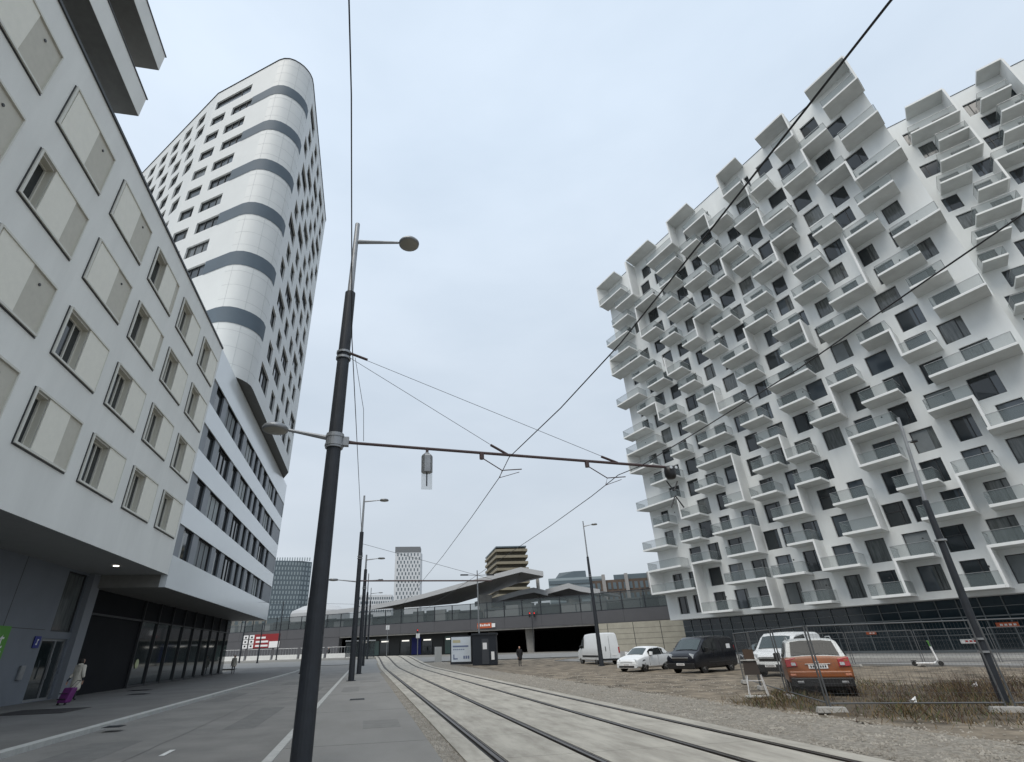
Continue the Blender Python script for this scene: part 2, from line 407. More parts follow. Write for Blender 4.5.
# ground floor in grey panels
g0 = MB()
facade(g0, (-15, 0, 0), (0,1,0), (1,0,0), -20, 33.25, [(.02, 2.6, [(29.9, 32.2)]), (2.92, 5.68, [(30.3, 32.3)])], 0, 5.795, depth=.18)
g0.quad([(-15,33.25,0),(-17,33.25,0),(-17,33.25,5.79),(-15,33.25,5.79)])
g0.build('ground_floor_wall', base_grey, lb, LO)
pj = MB()
for y in [26.6, 23.6, 20.6, 17.6, 14.6, 11.6]: pj.box(-15, -14.994, y, y+.03, 0, 5.79)
pj.box(-15, -14.995, -20, 29.8, 2.95, 2.975)
pj.build('panel_joint', dark_frame, lb, LO)
dw = MB(); window(dw, (-15,0,0), (0,1,0), (1,0,0), 29.9, 32.2, .02, 2.6, depth=.16, fw=.09, mull=(.62,))
dr = dw.build('entrance_door', [base_glass, galv], lb, LO)
MB().box(-14.98, -14.92, 31.0, 31.04, .9, 1.7).build('handle', galv, dr, LO)
tw = MB(); window(tw, (-15,0,0), (0,1,0), (1,0,0), 30.3, 32.3, 2.92, 5.68, depth=.16, fw=.08)
tw.build('transom_window', [glass2, dark_frame], lb, LO)
MB().box(-15, -14.72, 32.35, 33.25, 0, 5.79).build('pilaster', mat('grey_pilaster', (.21,.225,.25), .6), lb, LO)
dl = MB().lathe([(.13, 5.77), (.13, 5.80)], 16, (-12.6, 29.5, 0)); dl.build('ceiling_downlight', mat('lit_lamp', (.9,.88,.8), .5, emit=(1,.93,.8,2.5)), lb, LO)
# signs on the ground floor wall
s1 = thing('shop_sign', 'green and white shop sign on the grey ground floor wall at the left edge', 'sign', (-15, 27, 0))
MB().box(0, .04, -2.4, .15, 1.65, 3.0).build('green_panel', green_m, s1)
MB().quad([(.03,-2.4,.75),(.03,.5,.75),(.03,.15,1.65),(.03,-2.4,1.65)]).quad([(0,-2.4,.75),(0,.5,.75),(0,.15,1.65),(0,-2.4,1.65)]).build('white_panel', white_m, s1)
text_mesh('t', .9, white_m, 'lettering', s1, Matrix.Translation((.05, -.25, 2.45)) @ Matrix.Rotation(R(90), 4, 'Z') @ Matrix.Rotation(R(90), 4, 'X'))
MB().box(.04, .05, -.6, -.05, 2.0, 2.07).build('line_mark', white_m, s1)
s2 = thing('house_number_sign', 'small dark blue number plate beside the entrance door', 'sign', (-14.98, 29.4, 2.2))
MB().box(0, .03, -.25, .25, 0, .48).build('plate', blue_m, s2)
MB().box(.03, .036, -.02, .03, .12, .36).box(.03, .036, .03, .09, .3, .36).box(.03, .036, -.09, -.02, .12, .18).build('figure', white_m, s2)
tag(MB().box(-14.98, -14.9, 28.75, 29.1, .95, 1.5).build('intercom_panel', galv), 'small metal intercom panel left of the entrance door', 'intercom')

# ---------------------------------------------------------------- office podium and tower
tb = thing('tower_building', 'white clad high-rise with rounded corner and blue-grey bands, rising from a striped office podium', 'building', (AX, 50, 0))
TO = (AX, 50, 0)
bands = [6.88, 10.1, 13.42, 16.7]; rws = []; ow = []
r6 = random.Random(4)
for i, z0 in enumerate(bands):
    z1 = z0+1.82; ws = []; s = 34.2+(.0, .25, .1, .0)[i]
    seq = [1.9, 3.4, 1.6, 3.2, 1.3, 1.3] if i % 2 == 0 else [1.9, 3.4, 1.5, 3.3, 1.3, 1.2]
    j = 0; gaps = [1.15, 1.0, 1.1, .9, .9, 1.1]
    while s < 64.8:
        w = seq[j % 6]
        if s+w > 65.8: break
        ws.append((s-33.02, s+w-33.02)); ow.append((z0, z1, s, s+w, w > 2.5)); s += w+gaps[j % 6]; j += 1
    rws.append((z0, z1, ws))
mb = MB()
# white wall with the window bands left open
z = 5.15
for z0 in bands+[None]:
    zt = z0 if z0 else 20.9
    mb.box(AX-.35, AX, 33.02, 66.9, z, zt); z = (z0+1.82) if z0 else zt
mb.box(-30, AX-.36, 33.1, 66.6, 5.3, 20.9)
mb.quad([(AX,66.9,5.15),(-30,66.9,5.15),(-30,66.9,20.9),(AX,66.9,20.9)])
mb.quad([(AX-.35,33.02,5.16),(AX-.35,66.9,5.16),(-30,66.9,5.16),(-30,33.02,5.16)])
mb.build('podium_wall', podium_clad, tb, TO)
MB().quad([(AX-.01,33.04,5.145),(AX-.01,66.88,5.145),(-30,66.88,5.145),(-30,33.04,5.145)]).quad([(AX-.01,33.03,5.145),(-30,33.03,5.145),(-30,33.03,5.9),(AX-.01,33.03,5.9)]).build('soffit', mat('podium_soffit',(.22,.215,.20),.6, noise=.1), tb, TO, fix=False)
for i, (z0, z1, ws) in enumerate(rws):
    g_ = MB(); g_.v = []; facade(g_, (AX-.08, 33.02, 0), (0,1,0), (1,0,0), 0, 33.85, [(z0, z1, ws)], z0, z1, depth=.2); g_.build('grey_strip', grey_clad, tb, TO, fix=False)
for z0, z1, a, b, wide in ow:
    w_ = MB(); window(w_, (AX-.08, 0, 0), (0,1,0), (1,0,0), a, b, z0+.01, z1-.01, depth=.18, fw=.06, mull=(.3, .62) if wide else ())
    if wide and r6.random() < .8:
        w_.obox((AX-.25, a+.1, z0+.1), (0,(b-a)*.86,0), (.02,0,0), (0,0,z1-z0-.2), 2)
    elif not wide and r6.random() < .6:
        w_.obox((AX-.25, a+.15, z0+.1), (0,(b-a)*.3,0), (.02,0,0), (0,0,z1-z0-.2), 3)
    w_.build('window', [glass, dark_frame, blind if r6.random() < .3 else mat('pale_blind', (.32,.35,.36), .6, noise=.06), mat('curtain', (.48,.50,.50), .8)], tb, TO)
# podium ground floor: black panels, then glazing
MB().box(-30, -15.005, 33.3, 66.3, 0, 5.14).build('ground_floor_wall', base_dark, tb, TO)
gg = MB(); yy = [40.97+2.93*i for i in range(9)]
for a, b in zip(yy[:-1], yy[1:]):
    gg.quad([(-14.98,a,.05),(-14.98,b,.05),(-14.98,b,3.85),(-14.98,a,3.85)])
gg.quad([(-14.98,yy[-1],.05),(-14.98,66.2,.05),(-14.98,66.2,5.1),(-14.98,yy[-1],5.1)])
for y in yy: gg.box(-15, -14.86, y-.05, y+.05, 0, 5.14, 1)
gg.box(-15, -14.9, 33.3, 66.2, 3.85, 3.95, 1); gg.box(-15, -14.9, 41, 66.2, 0, .12, 1)
gg.build('shop_front', [base_glass, dark_frame], tb, TO)
q = MB(); q.lathe([(.28, 0), (.28, .02)], 16, (-14.955, 41.9, 1.35), 0, 'x'); q.build('window_sticker', mat('pale_sticker', (.55,.6,.35), .6), tb, TO)
# tower shaft
ZB, ZT = 21.0, 62.6
pl = [(-10.45, 61.7), (-10.45, 39.6), (-10.5, 38.8), (-10.9, 38.0), (-11.42, 37.4), (-12.05, 37.05), (-12.8, 36.9), (-13.4, 36.95), (-14.0, 37.25), (-21.9, 42.6), (-35.6, 56.9), (-30, 66), (-12, 66)]
pl = [(-10.45, 61.7)] + pl[1:10] + pl[10:]
fl = 3.026
def face(i, j): a = Vector((*pl[i], 0)); b = Vector((*pl[j], 0)); d = (b-a); L_ = d.length; d.normalize(); n = Vector((d.y, -d.x, 0)); 
def fdir(A, B):
    d = Vector((B[0]-A[0], B[1]-A[1], 0)); L_ = d.length; d.normalize(); n = Vector((d.y, -d.x, 0))
    cen = Vector((-20, 50, 0)); 
    if n.dot(Vector((*A, 0))-cen) < 0: n = -n
    return Vector((*A, 0)), d, n, L_
wall = MB(); twins = []
floors = [57.5-1.55-3.026*k for k in range(12)]     # window sill heights from the top
floors = [f for f in floors if f > 21.6]
# right (street) face
o, d, n, L_ = fdir((-10.45, 39.6), (-10.45, 61.7)); rr = []
for k, z0 in enumerate([59.0]+floors):
    ws = []
    offs = 1.1 if k % 2 == 0 else 2.3
    s = offs; j = 0
    while s < L_-1.6:
        w = 1.9 if (j+k) % 3 else 3.6
        if s+w > L_-.5: break
        ws.append((s, s+w)); twins.append((o, d, n, s, s+w, z0-.2, z0+1.75, w > 2)); s += w+(1.3 if (j+k) % 2 else 1.9); j += 1
    rr.append((z0-.2, z0+1.75, ws))
rr.sort(); facade(wall, o, d, n, 0, L_, rr, ZB, ZT, .25)
# front-left facet 1
o, d, n, L_ = fdir((-14.0, 37.25), (-21.9, 42.6)); rr = []
for k, z0 in enumerate([59.0]+floors):
    ws = []
    if k == 0: ws = [(3.6, 9.2)]
    else:
        st = 3.4 if k % 2 == 1 else 2.9
        if k % 2 == 1: ws = [(2.9, 5.9), (7.0, 9.1)]
        else: ws = [(3.3, 6.3), (7.2, 9.2)]
    for jj, (a, b) in enumerate(ws): twins.append((o, d, n, a, b, z0+.05, z0+1.55, jj == 0 and k > 0))
    rr.append((z0+.05, z0+1.55, ws))
rr.sort(); facade(wall, o, d, n, 0, L_, rr, ZB, ZT, .25)
f1 = (o, d, n)
# facet 2, receding
o, d, n, L_ = fdir((-21.9, 42.6), (-35.6, 56.9)); rr = []
for k, z0 in enumerate([59.0]+floors):
    ws = []; s = 1.0 if k % 2 else 1.9
    while s < L_-2.2: ws.append((s, s+1.8)); s += 3.1
    for a, b in ws: twins.append((o, d, n, a, b, z0-.15, z0+1.75, False))
    rr.append((z0-.15, z0+1.75, ws))
rr.sort(); facade(wall, o, d, n, 0, L_, rr, ZB, ZT, .25)
# rounded corner, far side, roof, underside
arc = [(-10.45, 39.6), (-10.5, 38.85), (-10.68, 38.35), (-10.95, 37.92), (-11.3, 37.54), (-11.75, 37.23), (-12.25, 37.0), (-12.8, 36.9), (-13.4, 36.98), (-14.0, 37.25)]
cm = MB(); AR = []
for i in range(len(arc)-1):
    for q_ in range(2): AR.append((arc[i][0]+(arc[i+1][0]-arc[i][0])*q_/2, arc[i][1]+(arc[i+1][1]-arc[i][1])*q_/2))
AR.append(arc[-1])
for p in arc: cm.v += [(*p, ZB), (*p, ZT)]
for i in range(len(arc)-1): cm.f.append((2*i, 2*i+2, 2*i+3, 2*i+1)); cm.m.append(0)
cm.build('rounded_corner', white_clad, tb, TO, smooth=True, fix=False)
ring = [(-10.45, 61.7)]+arc+[(-21.9, 42.6), (-35.6, 56.9), (-33, 66), (-12, 66)]
for a, b in ((( -10.45, 61.7), (-12, 66)), ((-12,66), (-33,66)), ((-33,66), (-35.6,56.9))): wall.quad([(*a,ZB),(*b,ZB),(*b,ZT),(*a,ZT)])
wall.quad([(*p, ZT) for p in ring])
wl = wall.build('tower_wall', white_clad, tb, TO, fix=False)
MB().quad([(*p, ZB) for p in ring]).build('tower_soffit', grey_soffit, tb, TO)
cp = MB()
for a, b in zip(ring, ring[1:]+ring[:1]): cp.tube([(*a, ZT), (*b, ZT)], .09, 4)
cp.build('coping', dark_frame, tb, TO)
for k in range(6):
    zt = 57.5-6.052*k; zb_ = zt-1.55; bm_ = MB()
    o, d, n = f1
    e = .03
    pts = [Vector((*p, 0)) for p in arc]; pts.append(o+d*2.88)
    outs = []
    for i, p in enumerate(pts):
        a_ = pts[max(i-1,0)]; b_ = pts[min(i+1,len(pts)-1)]; t = (b_-a_).normalized(); nn = Vector((t.y, -t.x, 0)); 
        if nn.dot(p-Vector((-20,50,0))) < 0: nn = -nn
        outs.append(p+nn*e)
    outs[0] = outs[0]
    for p in outs: bm_.v += [tuple(p+UP*zb_), tuple(p+UP*zt)]
    for i in range(len(outs)-1): bm_.f.append((2*i, 2*i+2, 2*i+3, 2*i+1)); bm_.m.append(0)
    bm_.build('grey_band', band_m, tb, TO, smooth=True, fix=False)
jm = MB()   # panel joints round the corner
for z in [ZB+1.0+1.513*i for i in range(27)]:
    if any(57.5-6.052*k-1.6 < z < 57.5-6.052*k+.05 for k in range(6)): continue
    for a_, b_ in zip(arc[:-1], arc[1:]):
        a2_, b2_ = Vector((*a_, z)), Vector((*b_, z)); t = (b2_-a2_).normalized(); nn = Vector((t.y, -t.x, 0))
        if nn.dot(a2_-Vector((-20,50,z))) < 0: nn = -nn
        jm.obox(a2_-nn*.02, b2_-a2_, nn*.026, UP*.03)
for i in (2, 5, 8):
    p = Vector((*arc[i], 0)); nn = (p-Vector((-14, 42, 0))).normalized(); t = Vector((-nn.y, nn.x, 0))
    jm.obox(p+UP*ZB-nn*.02, t*.03, nn*.03, UP*(ZT-ZB))
jm.build('panel_joint', mat('joint_grey', (.50,.52,.53), .7), tb, TO)
def emit_windows(lst, cam_key, parent, org, matsfn, limit=95, depth=.23):
    lst = sorted(lst, key=cam_key); rest = MB()
    for i, (o, d, n, a, b, z0, z1, wide) in enumerate(lst):
        kind = rnd.random()
        if i < limit:
            w_ = MB(); window(w_, o, d, n, a, b, z0, z1, depth=depth, fw=.06, mull=(.33, .66) if wide == 2 else ((.3,) if (wide or kind < .5) else ()), trans=(.62,) if .3 < kind < .38 else ())
            if kind*7.3 % 1 < .4:
                cu_ = .45 if kind*13.1 % 1 < .5 else .3
                P_ = lambda s, z: Vector(o)+Vector(d)*s+UP*z-Vector(n)*(depth-.008)
                w_.quad([P_(a+.08,z0+.08), P_(a+(b-a)*cu_,z0+.08), P_(a+(b-a)*cu_,z1-.08), P_(a+.08,z1-.08)], 2)
            w_.build('window', matsfn(kind)+[glass2 if kind > .3 else glass3], parent, org)
        else: window(rest, o, d, n, a, b, z0, z1, depth=depth, fw=.06, mull=(.35,) if wide else (), gi=0 if kind < .8 else 2)
    if rest.v:
        r_ = rest.build('window', matsfn(.1)+[glass2], parent, org); r_['kind'] = 'stuff'
emit_windows([w[:7]+(2 if w[7] else 0,) for w in twins], lambda w: (w[0]+w[1]*w[3]-Vector((0,0,0))).length - w[5]*.2, tb, TO, lambda k: [glass2 if k > .72 else glass, dark_frame], 100)

# ---------------------------------------------------------------- apartment tower with the balconies
BAL=[(1,20.9,24.1),(1,27.6,30.9),(1,34.7,37.6),(1,41.2,44.1),(1,46.6,51.2),(2,18.1,20.8),(2,24.6,27.8),(2,30.8,34.6),(2,36.5,40.2),(2,41.1,46.7),(2,51.6,59.5),(3,16.9,19.5),(3,20.5,24.4),(3,27.8,31.4),(3,34.5,37.5),(3,41.2,45.5),(3,47.9,51.2),(3,53.1,59.3),(4,17.6,20.6),(4,21.9,25.3),(4,27.8,31.3),(4,34.5,38.2),(4,41.1,46.8),(4,48.9,52.2),(4,54.6,59.6),(5,14.2,17.2),(5,23.8,27.6),(5,31.5,34.4),(5,36.7,40.1),(5,41.2,44.0),(5,48.0,51.1),(5,53.6,56.6),(6,16.9,20.4),(6,23.0,27.5),(6,31.5,34.4),(6,35.4,38.9),(6,44.4,47.9),(6,51.2,59.4),(7,12.7,19.1),(7,21.7,25.1),(7,27.4,30.6),(7,34.3,37.3),(7,41.1,46.7),(7,50.5,55.6),(8,17.3,20.3),(8,24.4,27.4),(8,30.0,33.3),(8,35.4,38.7),(8,41.0,45.5),(8,47.8,50.7),(8,54.3,59.3),(9,12.4,16.4),(9,20.2,23.0),(9,28.7,33.9),(9,37.4,41.1),(9,44.4,47.5),(9,52.5,59.4),(10,14.1,17.2),(10,21.7,26.3),(10,27.6,31.1),(10,34.3,37.3),(10,41.0,44.0),(10,47.6,51.2),(10,54.3,59.4),(11,15.1,19.0),(11,20.1,24.1),(11,27.6,31.1),(11,34.2,38.7),(11,43.4,46.5),(11,51.4,55.4),(12,12.3,16.4),(12,23.9,27.3),(12,30.8,34.1),(12,38.1,41.1),(12,44.9,47.8),(12,48.6,52.2),(12,54.2,59.6),(13,16.7,20.1),(13,22.9,26.3),(13,29.9,33.1),(13,35.2,38.6),(13,41.1,44.0),(13,49.9,55.0),(14,14.1,17.7),(14,20.1,22.8),(14,27.4,30.9),(14,37.2,40.9),(14,44.6,47.7),(14,52.1,59.5),(15,12.2,16.7),(15,24.4,27.2),(15,29.8,33.1),(15,34.3,37.2),(15,41.0,45.3),(15,47.8,51.3),(15,54.2,59.3),(16,16.8,20.2),(16,23.8,27.3),(16,31.3,34.1),(16,36.8,41.0),(16,43.5,46.7),(16,53.9,59.4),(17,12.2,16.2),(17,20.0,23.4),(17,27.4,30.9),(17,34.2,37.3),(17,42.0,45.3),(17,46.8,51.2),(17,53.0,57.2),(18,16.8,20.0),(18,24.7,27.3),(18,31.2,34.3),(18,36.7,39.9),(18,40.9,45.3),(18,51.1,55.7),(19,12.2,16.2),(19,20.2,22.8),(19,28.0,30.9),(19,34.3,38.5),(19,40.9,46.7),(19,53.3,59.3),(20.5,12.2,17.0),(20.5,20.1,24.2),(20.5,27.4,30.8),(20.5,36.5,41.0),(20.5,45.2,50.8),(20.5,54.1,59.4)]
FIN=[(2,1,20.8),(2,1,27.8),(2,1,41.2),(3,1,51.2),(3,2,34.5),(3,2,59.4),(4,3,20.6),(4,3,27.9),(4,3,41.2),(5,4,34.4),(6,5,17.0),(6,5,27.5),(6,5,51.2),(7,5,41.1),(7,6,34.4),(8,7,27.4),(9,8,20.2),(9,8,59.4),(10,9,41.1),(11,10,27.6),(11,10,51.3),(12,11,34.3),(13,11,20.1),(13,12,47.8),(14,13,41.0),(15,14,27.3),(15,14,59.4),(16,15,16.8),(16,15,34.2),(17,15,51.2),(17,16,27.3),(18,17,20.0),(19,18,27.6),(19,18,34.3),(20.5,18,51.0),(20.5,18,51.2),(20.5,19,12.2),(20.5,19,20.1),(20.5,19,30.9),(20.5,19,40.9),(20.5,19,59.4)]
BAL2=[(10,0.1,1.4),(11,1.3,2.6),(12,-0.2,1.9),(13,0.4,3.3),(14,1.5,5.3),(15,2.8,5.3),(16,0.5,3.4),(16,5.4,7.9),(17,1.6,5.4),(17,7.3,9.3),(18,2.5,5.4),(18,8.2,10.4),(19,0.8,5.5),(19,7.5,10.2),(20.5,1.7,5.5),(20.5,8.7,11.0)]

DD = 58.4
def P1(s, z, off=0): return n1*(DD-off)+d1*s+UP*z
zfl = lambda k: 4.98+2.958*(k-1)
A1 = thing('balcony_tower', 'white rendered apartment high-rise covered in scattered white balconies, its left end beside the viaduct', 'building', tuple(P1(40, 0)))
AO = tuple(P1(40, 0))
ends = 59.3
cells = [(57.2, 1.7)]+[(54.3-3.34*j, 1.85) for j in range(13)]
rT = random.Random(21)
rows_, tw1 = [], []
def hits_fin(k, a, b):
    return any(kb <= k < (ka if ka < 20 else 20) and a-.12 < s+.61 < b+.12 for ka, kb, s in FIN)
for k in range(1, 20):
    sh = (0, -.72, .1, -.9, -.35, -.75, .15, -.55)[k % 8] if k > 1 else 0
    z0, z1 = zfl(k)+.06, zfl(k)+2.24; ws = []
    last = None
    for j, (s1_, w) in enumerate(cells):
        if j == 0 and k % 3 == 0: continue
        w = w+rT.choice((-.2, 0, 0.1, .15, .3)) ; e = s1_+sh*(1 if j else .2)+rT.uniform(-.12, .12); a, b = e-w, e
        if b > ends-.5 or a < 13.3: continue
        for _ in range(6):
            if hits_fin(k, a, b): a -= .3; b -= .3
        if last is not None and b > last-.35: b = last-.4
        if b-a < 1.0: continue
        if hits_fin(k, a, b): continue
        zz = z0 if rT.random() > .22 else z0
        ws.append((a, b)); last = a
        tw1.append((Vector(P1(0, 0)), d1, -n1, a, b, z0, z1, rT.random() < .5))
    rows_.append((z0, z1, ws))
wl = MB()
facade(wl, P1(0, 0), d1, -n1, 12.9, ends, rows_, 4.4, 62.62, .25)
BK = P1(ends, 0, -14); TR = Vector((65.7, 32.82, 0))
a_, b_ = P1(13.3, 0), TR+Vector((.62,-.78,0))*-.55
fp = [P1(12.9, 0), P1(ends, 0), BK, P1(30, 0, -18), b_]
for p, q in ((fp[1], fp[2]), (fp[2], fp[3]), (fp[3], fp[4]), (fp[4], fp[0])): wl.quad([p+UP*4.4, q+UP*4.4, q+UP*62.62, p+UP*62.62])
wl.quad([p+UP*62.62 for p in fp]); wl.quad([p+UP*4.4 for p in fp])
wl.build('wall', white_wall, A1, AO, fix=False)
emit_windows(tw1, lambda w: (w[0]+w[1]*w[3]+UP*w[5]).length, A1, AO, lambda k: [blind if k > .95 else (glass2 if k > .8 else (glass3 if k > .5 else glass)), dark_frame], 100)
BD = 2.4
def balcony(Pf, nn, dd, k, a, b, corner=False):
    z = zfl(k)-.02
    m_ = MB(); o = Pf(a, z-.24)
    m_.obox(o, dd*(b-a), -nn*0+(-nn)*-BD*-1 if False else nn*BD, UP*.24)
    return m_
def rail_mesh(Pf, nn, dd, a, b, z, ov, h=1.02):
    g_ = MB()
    A, B = Pf(a+.03, z)+nn*BD-ov, Pf(b-.03, z)+nn*BD-ov; A2_, B2_ = A+ov*.975, B+ov*.975; A1_, B1_ = A+ov*.01, B+ov*.01
    g_.quad([A2_, B2_, B2_+UP*h, A2_+UP*h]); g_.quad([A1_, A2_, A2_+UP*h, A1_+UP*h]); g_.quad([B1_, B2_, B2_+UP*h, B1_+UP*h])
    g_.obox(A2_+UP*h, B2_-A2_, ov*.02, UP*.03, 1); g_.obox(A1_+UP*h, A2_-A1_, dd*.045, UP*.03, 1); g_.obox(B1_-dd*.045+UP*h, B2_-B1_, dd*.045, UP*.03, 1)
    return g_
def slab_box(o, u, v, w, end=None):
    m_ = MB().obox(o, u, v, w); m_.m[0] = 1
    if end is not None:      # the slab at the building's corner ends flush with the end wall
        for i in (1, 5): e_ = Vector(m_.v[i]); m_.v[i] = (end.x, end.y, e_.z)
    return m_
def do_balconies(lst, fins, Pf, nn, dd, parent, org, limit, ov=None):
    ov = ov or nn*BD; sh_ = nn*BD-ov
    lst = sorted(lst, key=lambda t: Pf(t[1], zfl(t[0])).length)
    rs, rg = MB(), MB(); cnt = 0
    for k, a, b in lst:
        if k > 20:
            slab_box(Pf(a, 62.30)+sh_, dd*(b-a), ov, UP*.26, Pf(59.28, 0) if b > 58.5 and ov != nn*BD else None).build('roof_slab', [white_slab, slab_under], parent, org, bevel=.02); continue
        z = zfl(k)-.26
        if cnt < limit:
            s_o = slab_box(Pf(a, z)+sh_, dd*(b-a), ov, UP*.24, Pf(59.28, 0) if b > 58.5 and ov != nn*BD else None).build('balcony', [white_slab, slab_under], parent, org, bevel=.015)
            rail_mesh(Pf, nn, dd, a, b, z+.24, ov).build('railing', [rail_glass, alu], s_o, org)
        else:
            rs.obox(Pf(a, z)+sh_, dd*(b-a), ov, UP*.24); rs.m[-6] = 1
            g_ = rail_mesh(Pf, nn, dd, a, b, z+.24, ov); i0 = len(rg.v); rg.v += g_.v; rg.f += [tuple(i+i0 for i in f) for f in g_.f]; rg.m += g_.m
        cnt += 1
    if rs.v:
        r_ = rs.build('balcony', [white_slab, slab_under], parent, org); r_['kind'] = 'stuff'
        g2 = rg.build('railing', [rail_glass, alu], r_, org); g2['kind'] = 'stuff'
    for ka, kb, s in fins:
        z0 = zfl(kb)-.26; z1 = 62.3 if ka > 20 else zfl(ka)-.02
        (MB().obox(Pf(s-.11, z0+.003)+sh_, dd*.2, ov*.998, UP*(z1-z0-.006)) if s < 58.5 or ov == nn*BD else MB().obox(Pf(59.1, z0+.003), dd*.18, Pf(s-.11, 0)+nn*BD-Pf(59.1, 0), UP*(z1-z0-.006))).build('side_wall', white_slab, parent, org)
rl_ = random.Random(9)
for k, a, b in BAL:
    if k < 20 and rl_.random() < .55:
        s_ = a+(b-a)*rl_.uniform(.2, .8); p_ = P1(s_, zfl(k)+1.5)
        MB().obox(p_-d1*.06-n1*.06, d1*.12, n1*.055, UP*.14).build('wall_lamp', dark_frame, A1, AO)
do_balconies(BAL, FIN, lambda s, z: P1(s, z), -n1, d1, A1, AO, 100, Vector((-2.176, -1.175, 0)))
# glazed ground floor, set back
DB = 60.6
PB = lambda s, z, k=0: n1*(DB-k)+d1*s+UP*z
gb = MB(); gb.obox(PB(5, .1), d1*54.2, n1*8, UP*4.28, 0)
gb.build('ground_floor_glazing', [t1_glass, mull_m], A1, AO)
ml = MB(); s = 5.2
while s < 59.1: ml.obox(PB(s, .15, .0), d1*.06, -n1*.10, UP*4.2); s += 1.64
for z, th in ((.15,.2), (1.5,.05), (2.85, .11), (3.6, .05)): ml.obox(PB(5, z, .004), d1*54.2, -n1*.07, UP*th)
ml.build('mullion', mull_m, A1, AO)

# ---------------------------------------------------------------- second tower behind
d2 = Vector((.62, -.78, 0)).normalized(); n2 = Vector((-d2.y, d2.x, 0))   # away from the camera
T0 = Vector((65.7, 32.82, 0))
A2 = thing('rear_balcony_tower', 'white balcony high-rise standing behind the other one, cut by the right edge', 'building', tuple(T0))
P2 = lambda s, z, off=0: T0+d2*s-n2*off+UP*z
rows_, tw2 = [], []
for k in range(1, 20):
    sh = (0, .9, 0, .9, .3)[k % 5]; ws = []; z0, z1 = zfl(k)+.06, zfl(k)+2.2
    s = .25+sh
    while s < 28: ws.append((s, s+1.5+(.3 if k % 3 else 0))); s += 3.05
    for a, b in ws: tw2.append((Vector(P2(0, 0)), d2, -n2, a, b, z0, z1, rT.random() < .4))
    rows_.append((z0, z1, ws))
wl = MB(); facade(wl, P2(0, 0), d2, -n2, -.7, 30, rows_, 0, 62.62, .25)
fp = [P2(-.7, 0), P2(-.7, 0, -14), P2(30, 0, -14), P2(30, 0)]
for p, q in zip(fp[:-1], fp[1:]): wl.quad([p, q, q+UP*62.62, p+UP*62.62])
wl.quad([p+UP*62.62 for p in fp]); wl.build('wall', white_wall, A2, tuple(T0), fix=False)
emit_windows(tw2, lambda w: abs(w[3]-3)+abs(w[5]-45)*.3, A2, tuple(T0), lambda k: [glass2 if k > .6 else glass, dark_frame], 100)
extra2 = [(k, a, a+3.2) for k, a in ((9, 4.2), (8, 1.0), (7, 6.5), (6, 3.1), (5, 8.0), (11, 7.2), (13, 8.0), (10, 8.6), (4, 2.0), (16, 11), (18, 13.2), (14, 11.5))]
do_balconies(BAL2+extra2, [(20.5, 19, 5.5), (20.5, 18, 11.0), (18, 17, 5.4), (16, 15, 5.4)], lambda s, z: P2(s, z), -n2, d2, A2, tuple(T0), 99)
cpm = MB()
cpm.tube([P1(12.9, 62.66), P1(ends, 62.66)], .07, 4); cpm.build('coping', dark_frame, A1, AO)
MB().tube([P2(-.7, 62.66), P2(30, 62.66)], .07, 4).build('coping', dark_frame, A2, tuple(T0))

# ---------------------------------------------------------------- railway viaduct
V = [(108, 28), (88, 47), (66, 68), (49, 83.5), (38.4, 96), (20.9, 113), (-6.3, 136), (-35.7, 157.5), (-70, 182), (-120, 215)]
Vv = [Vector((x, y, 0)) for x, y in V]
va = thing('railway_viaduct', 'long grey railway viaduct with glass noise screens crossing behind the street', 'viaduct', (20.9, 113, 0))
VO = (20.9, 113, 0)
def vn(i):
    t = (Vv[min(i+1, len(Vv)-1)]-Vv[max(i-1, 0)]).normalized(); return Vector((-t.y, t.x, 0))*-1   # away from the camera
def vpt(i, k): return Vv[i]+vn(i)*k
ck = vn(4)
if ck.dot(Vv[4]) < 0: _f = -1
else: _f = 1
def vpt(i, k): return Vv[i]+vn(i)*(k*_f)
def vstrip(mb, k0, k1, z0, z1, i0=0, i1=len(V)-1, mi=0):
    for i in range(i0, i1):
        a0, a1, b0, b1 = vpt(i, k0), vpt(i, k1), vpt(i+1, k0), vpt(i+1, k1)
        mb.hexa([a0+UP*z0, a1+UP*z0, b1+UP*z0, b0+UP*z0], [a0+UP*z1, a1+UP*z1, b1+UP*z1, b0+UP*z1], mi)
    return mb
def lerpV(i, t, k): return vpt(i, k)*(1-t)+vpt(i+1, k)*t
vstrip(MB(), 0, .4, 5.0, 7.0).build('parapet', viad_m, va, VO)
vstrip(MB(), .8, 30, 4.9, 5.6).build('deck', mat('deck_concrete', (.10,.10,.10), .85), va, VO)
vstrip(MB(), .15, .9, 4.75, 5.0).build('edge_beam', concrete_m, va, VO)
jt = MB(); gl = MB(); po = MB()
for i in range(len(V)-1):
    L_ = (Vv[i+1]-Vv[i]).length; n_ = max(1, round(L_/4.2)); t = (Vv[i+1]-Vv[i]).normalized()
    for j in range(n_):
        a = lerpV(i, j/n_, 0); b = lerpV(i, (j+1)/n_, 0); nn = (lerpV(i, j/n_, 1)-a)
        MB().obox(a+nn*.1+UP*7.0, t*.14, nn*.18, UP*3.0).build('screen_post', steel, va, VO)
        if j % 2 == 0: jt.obox(a-nn*.012+UP*5.02, t*.05, nn*.02, UP*1.95)
        gl.quad([a+nn*.2+UP*7.0, b+nn*.2+UP*7.0, b+nn*.2+UP*9.9, a+nn*.2+UP*9.9])
jt.build('panel_joint', dark_frame, va, VO); 
g_ = gl.build('glass_screen', viad_glass, va, VO)
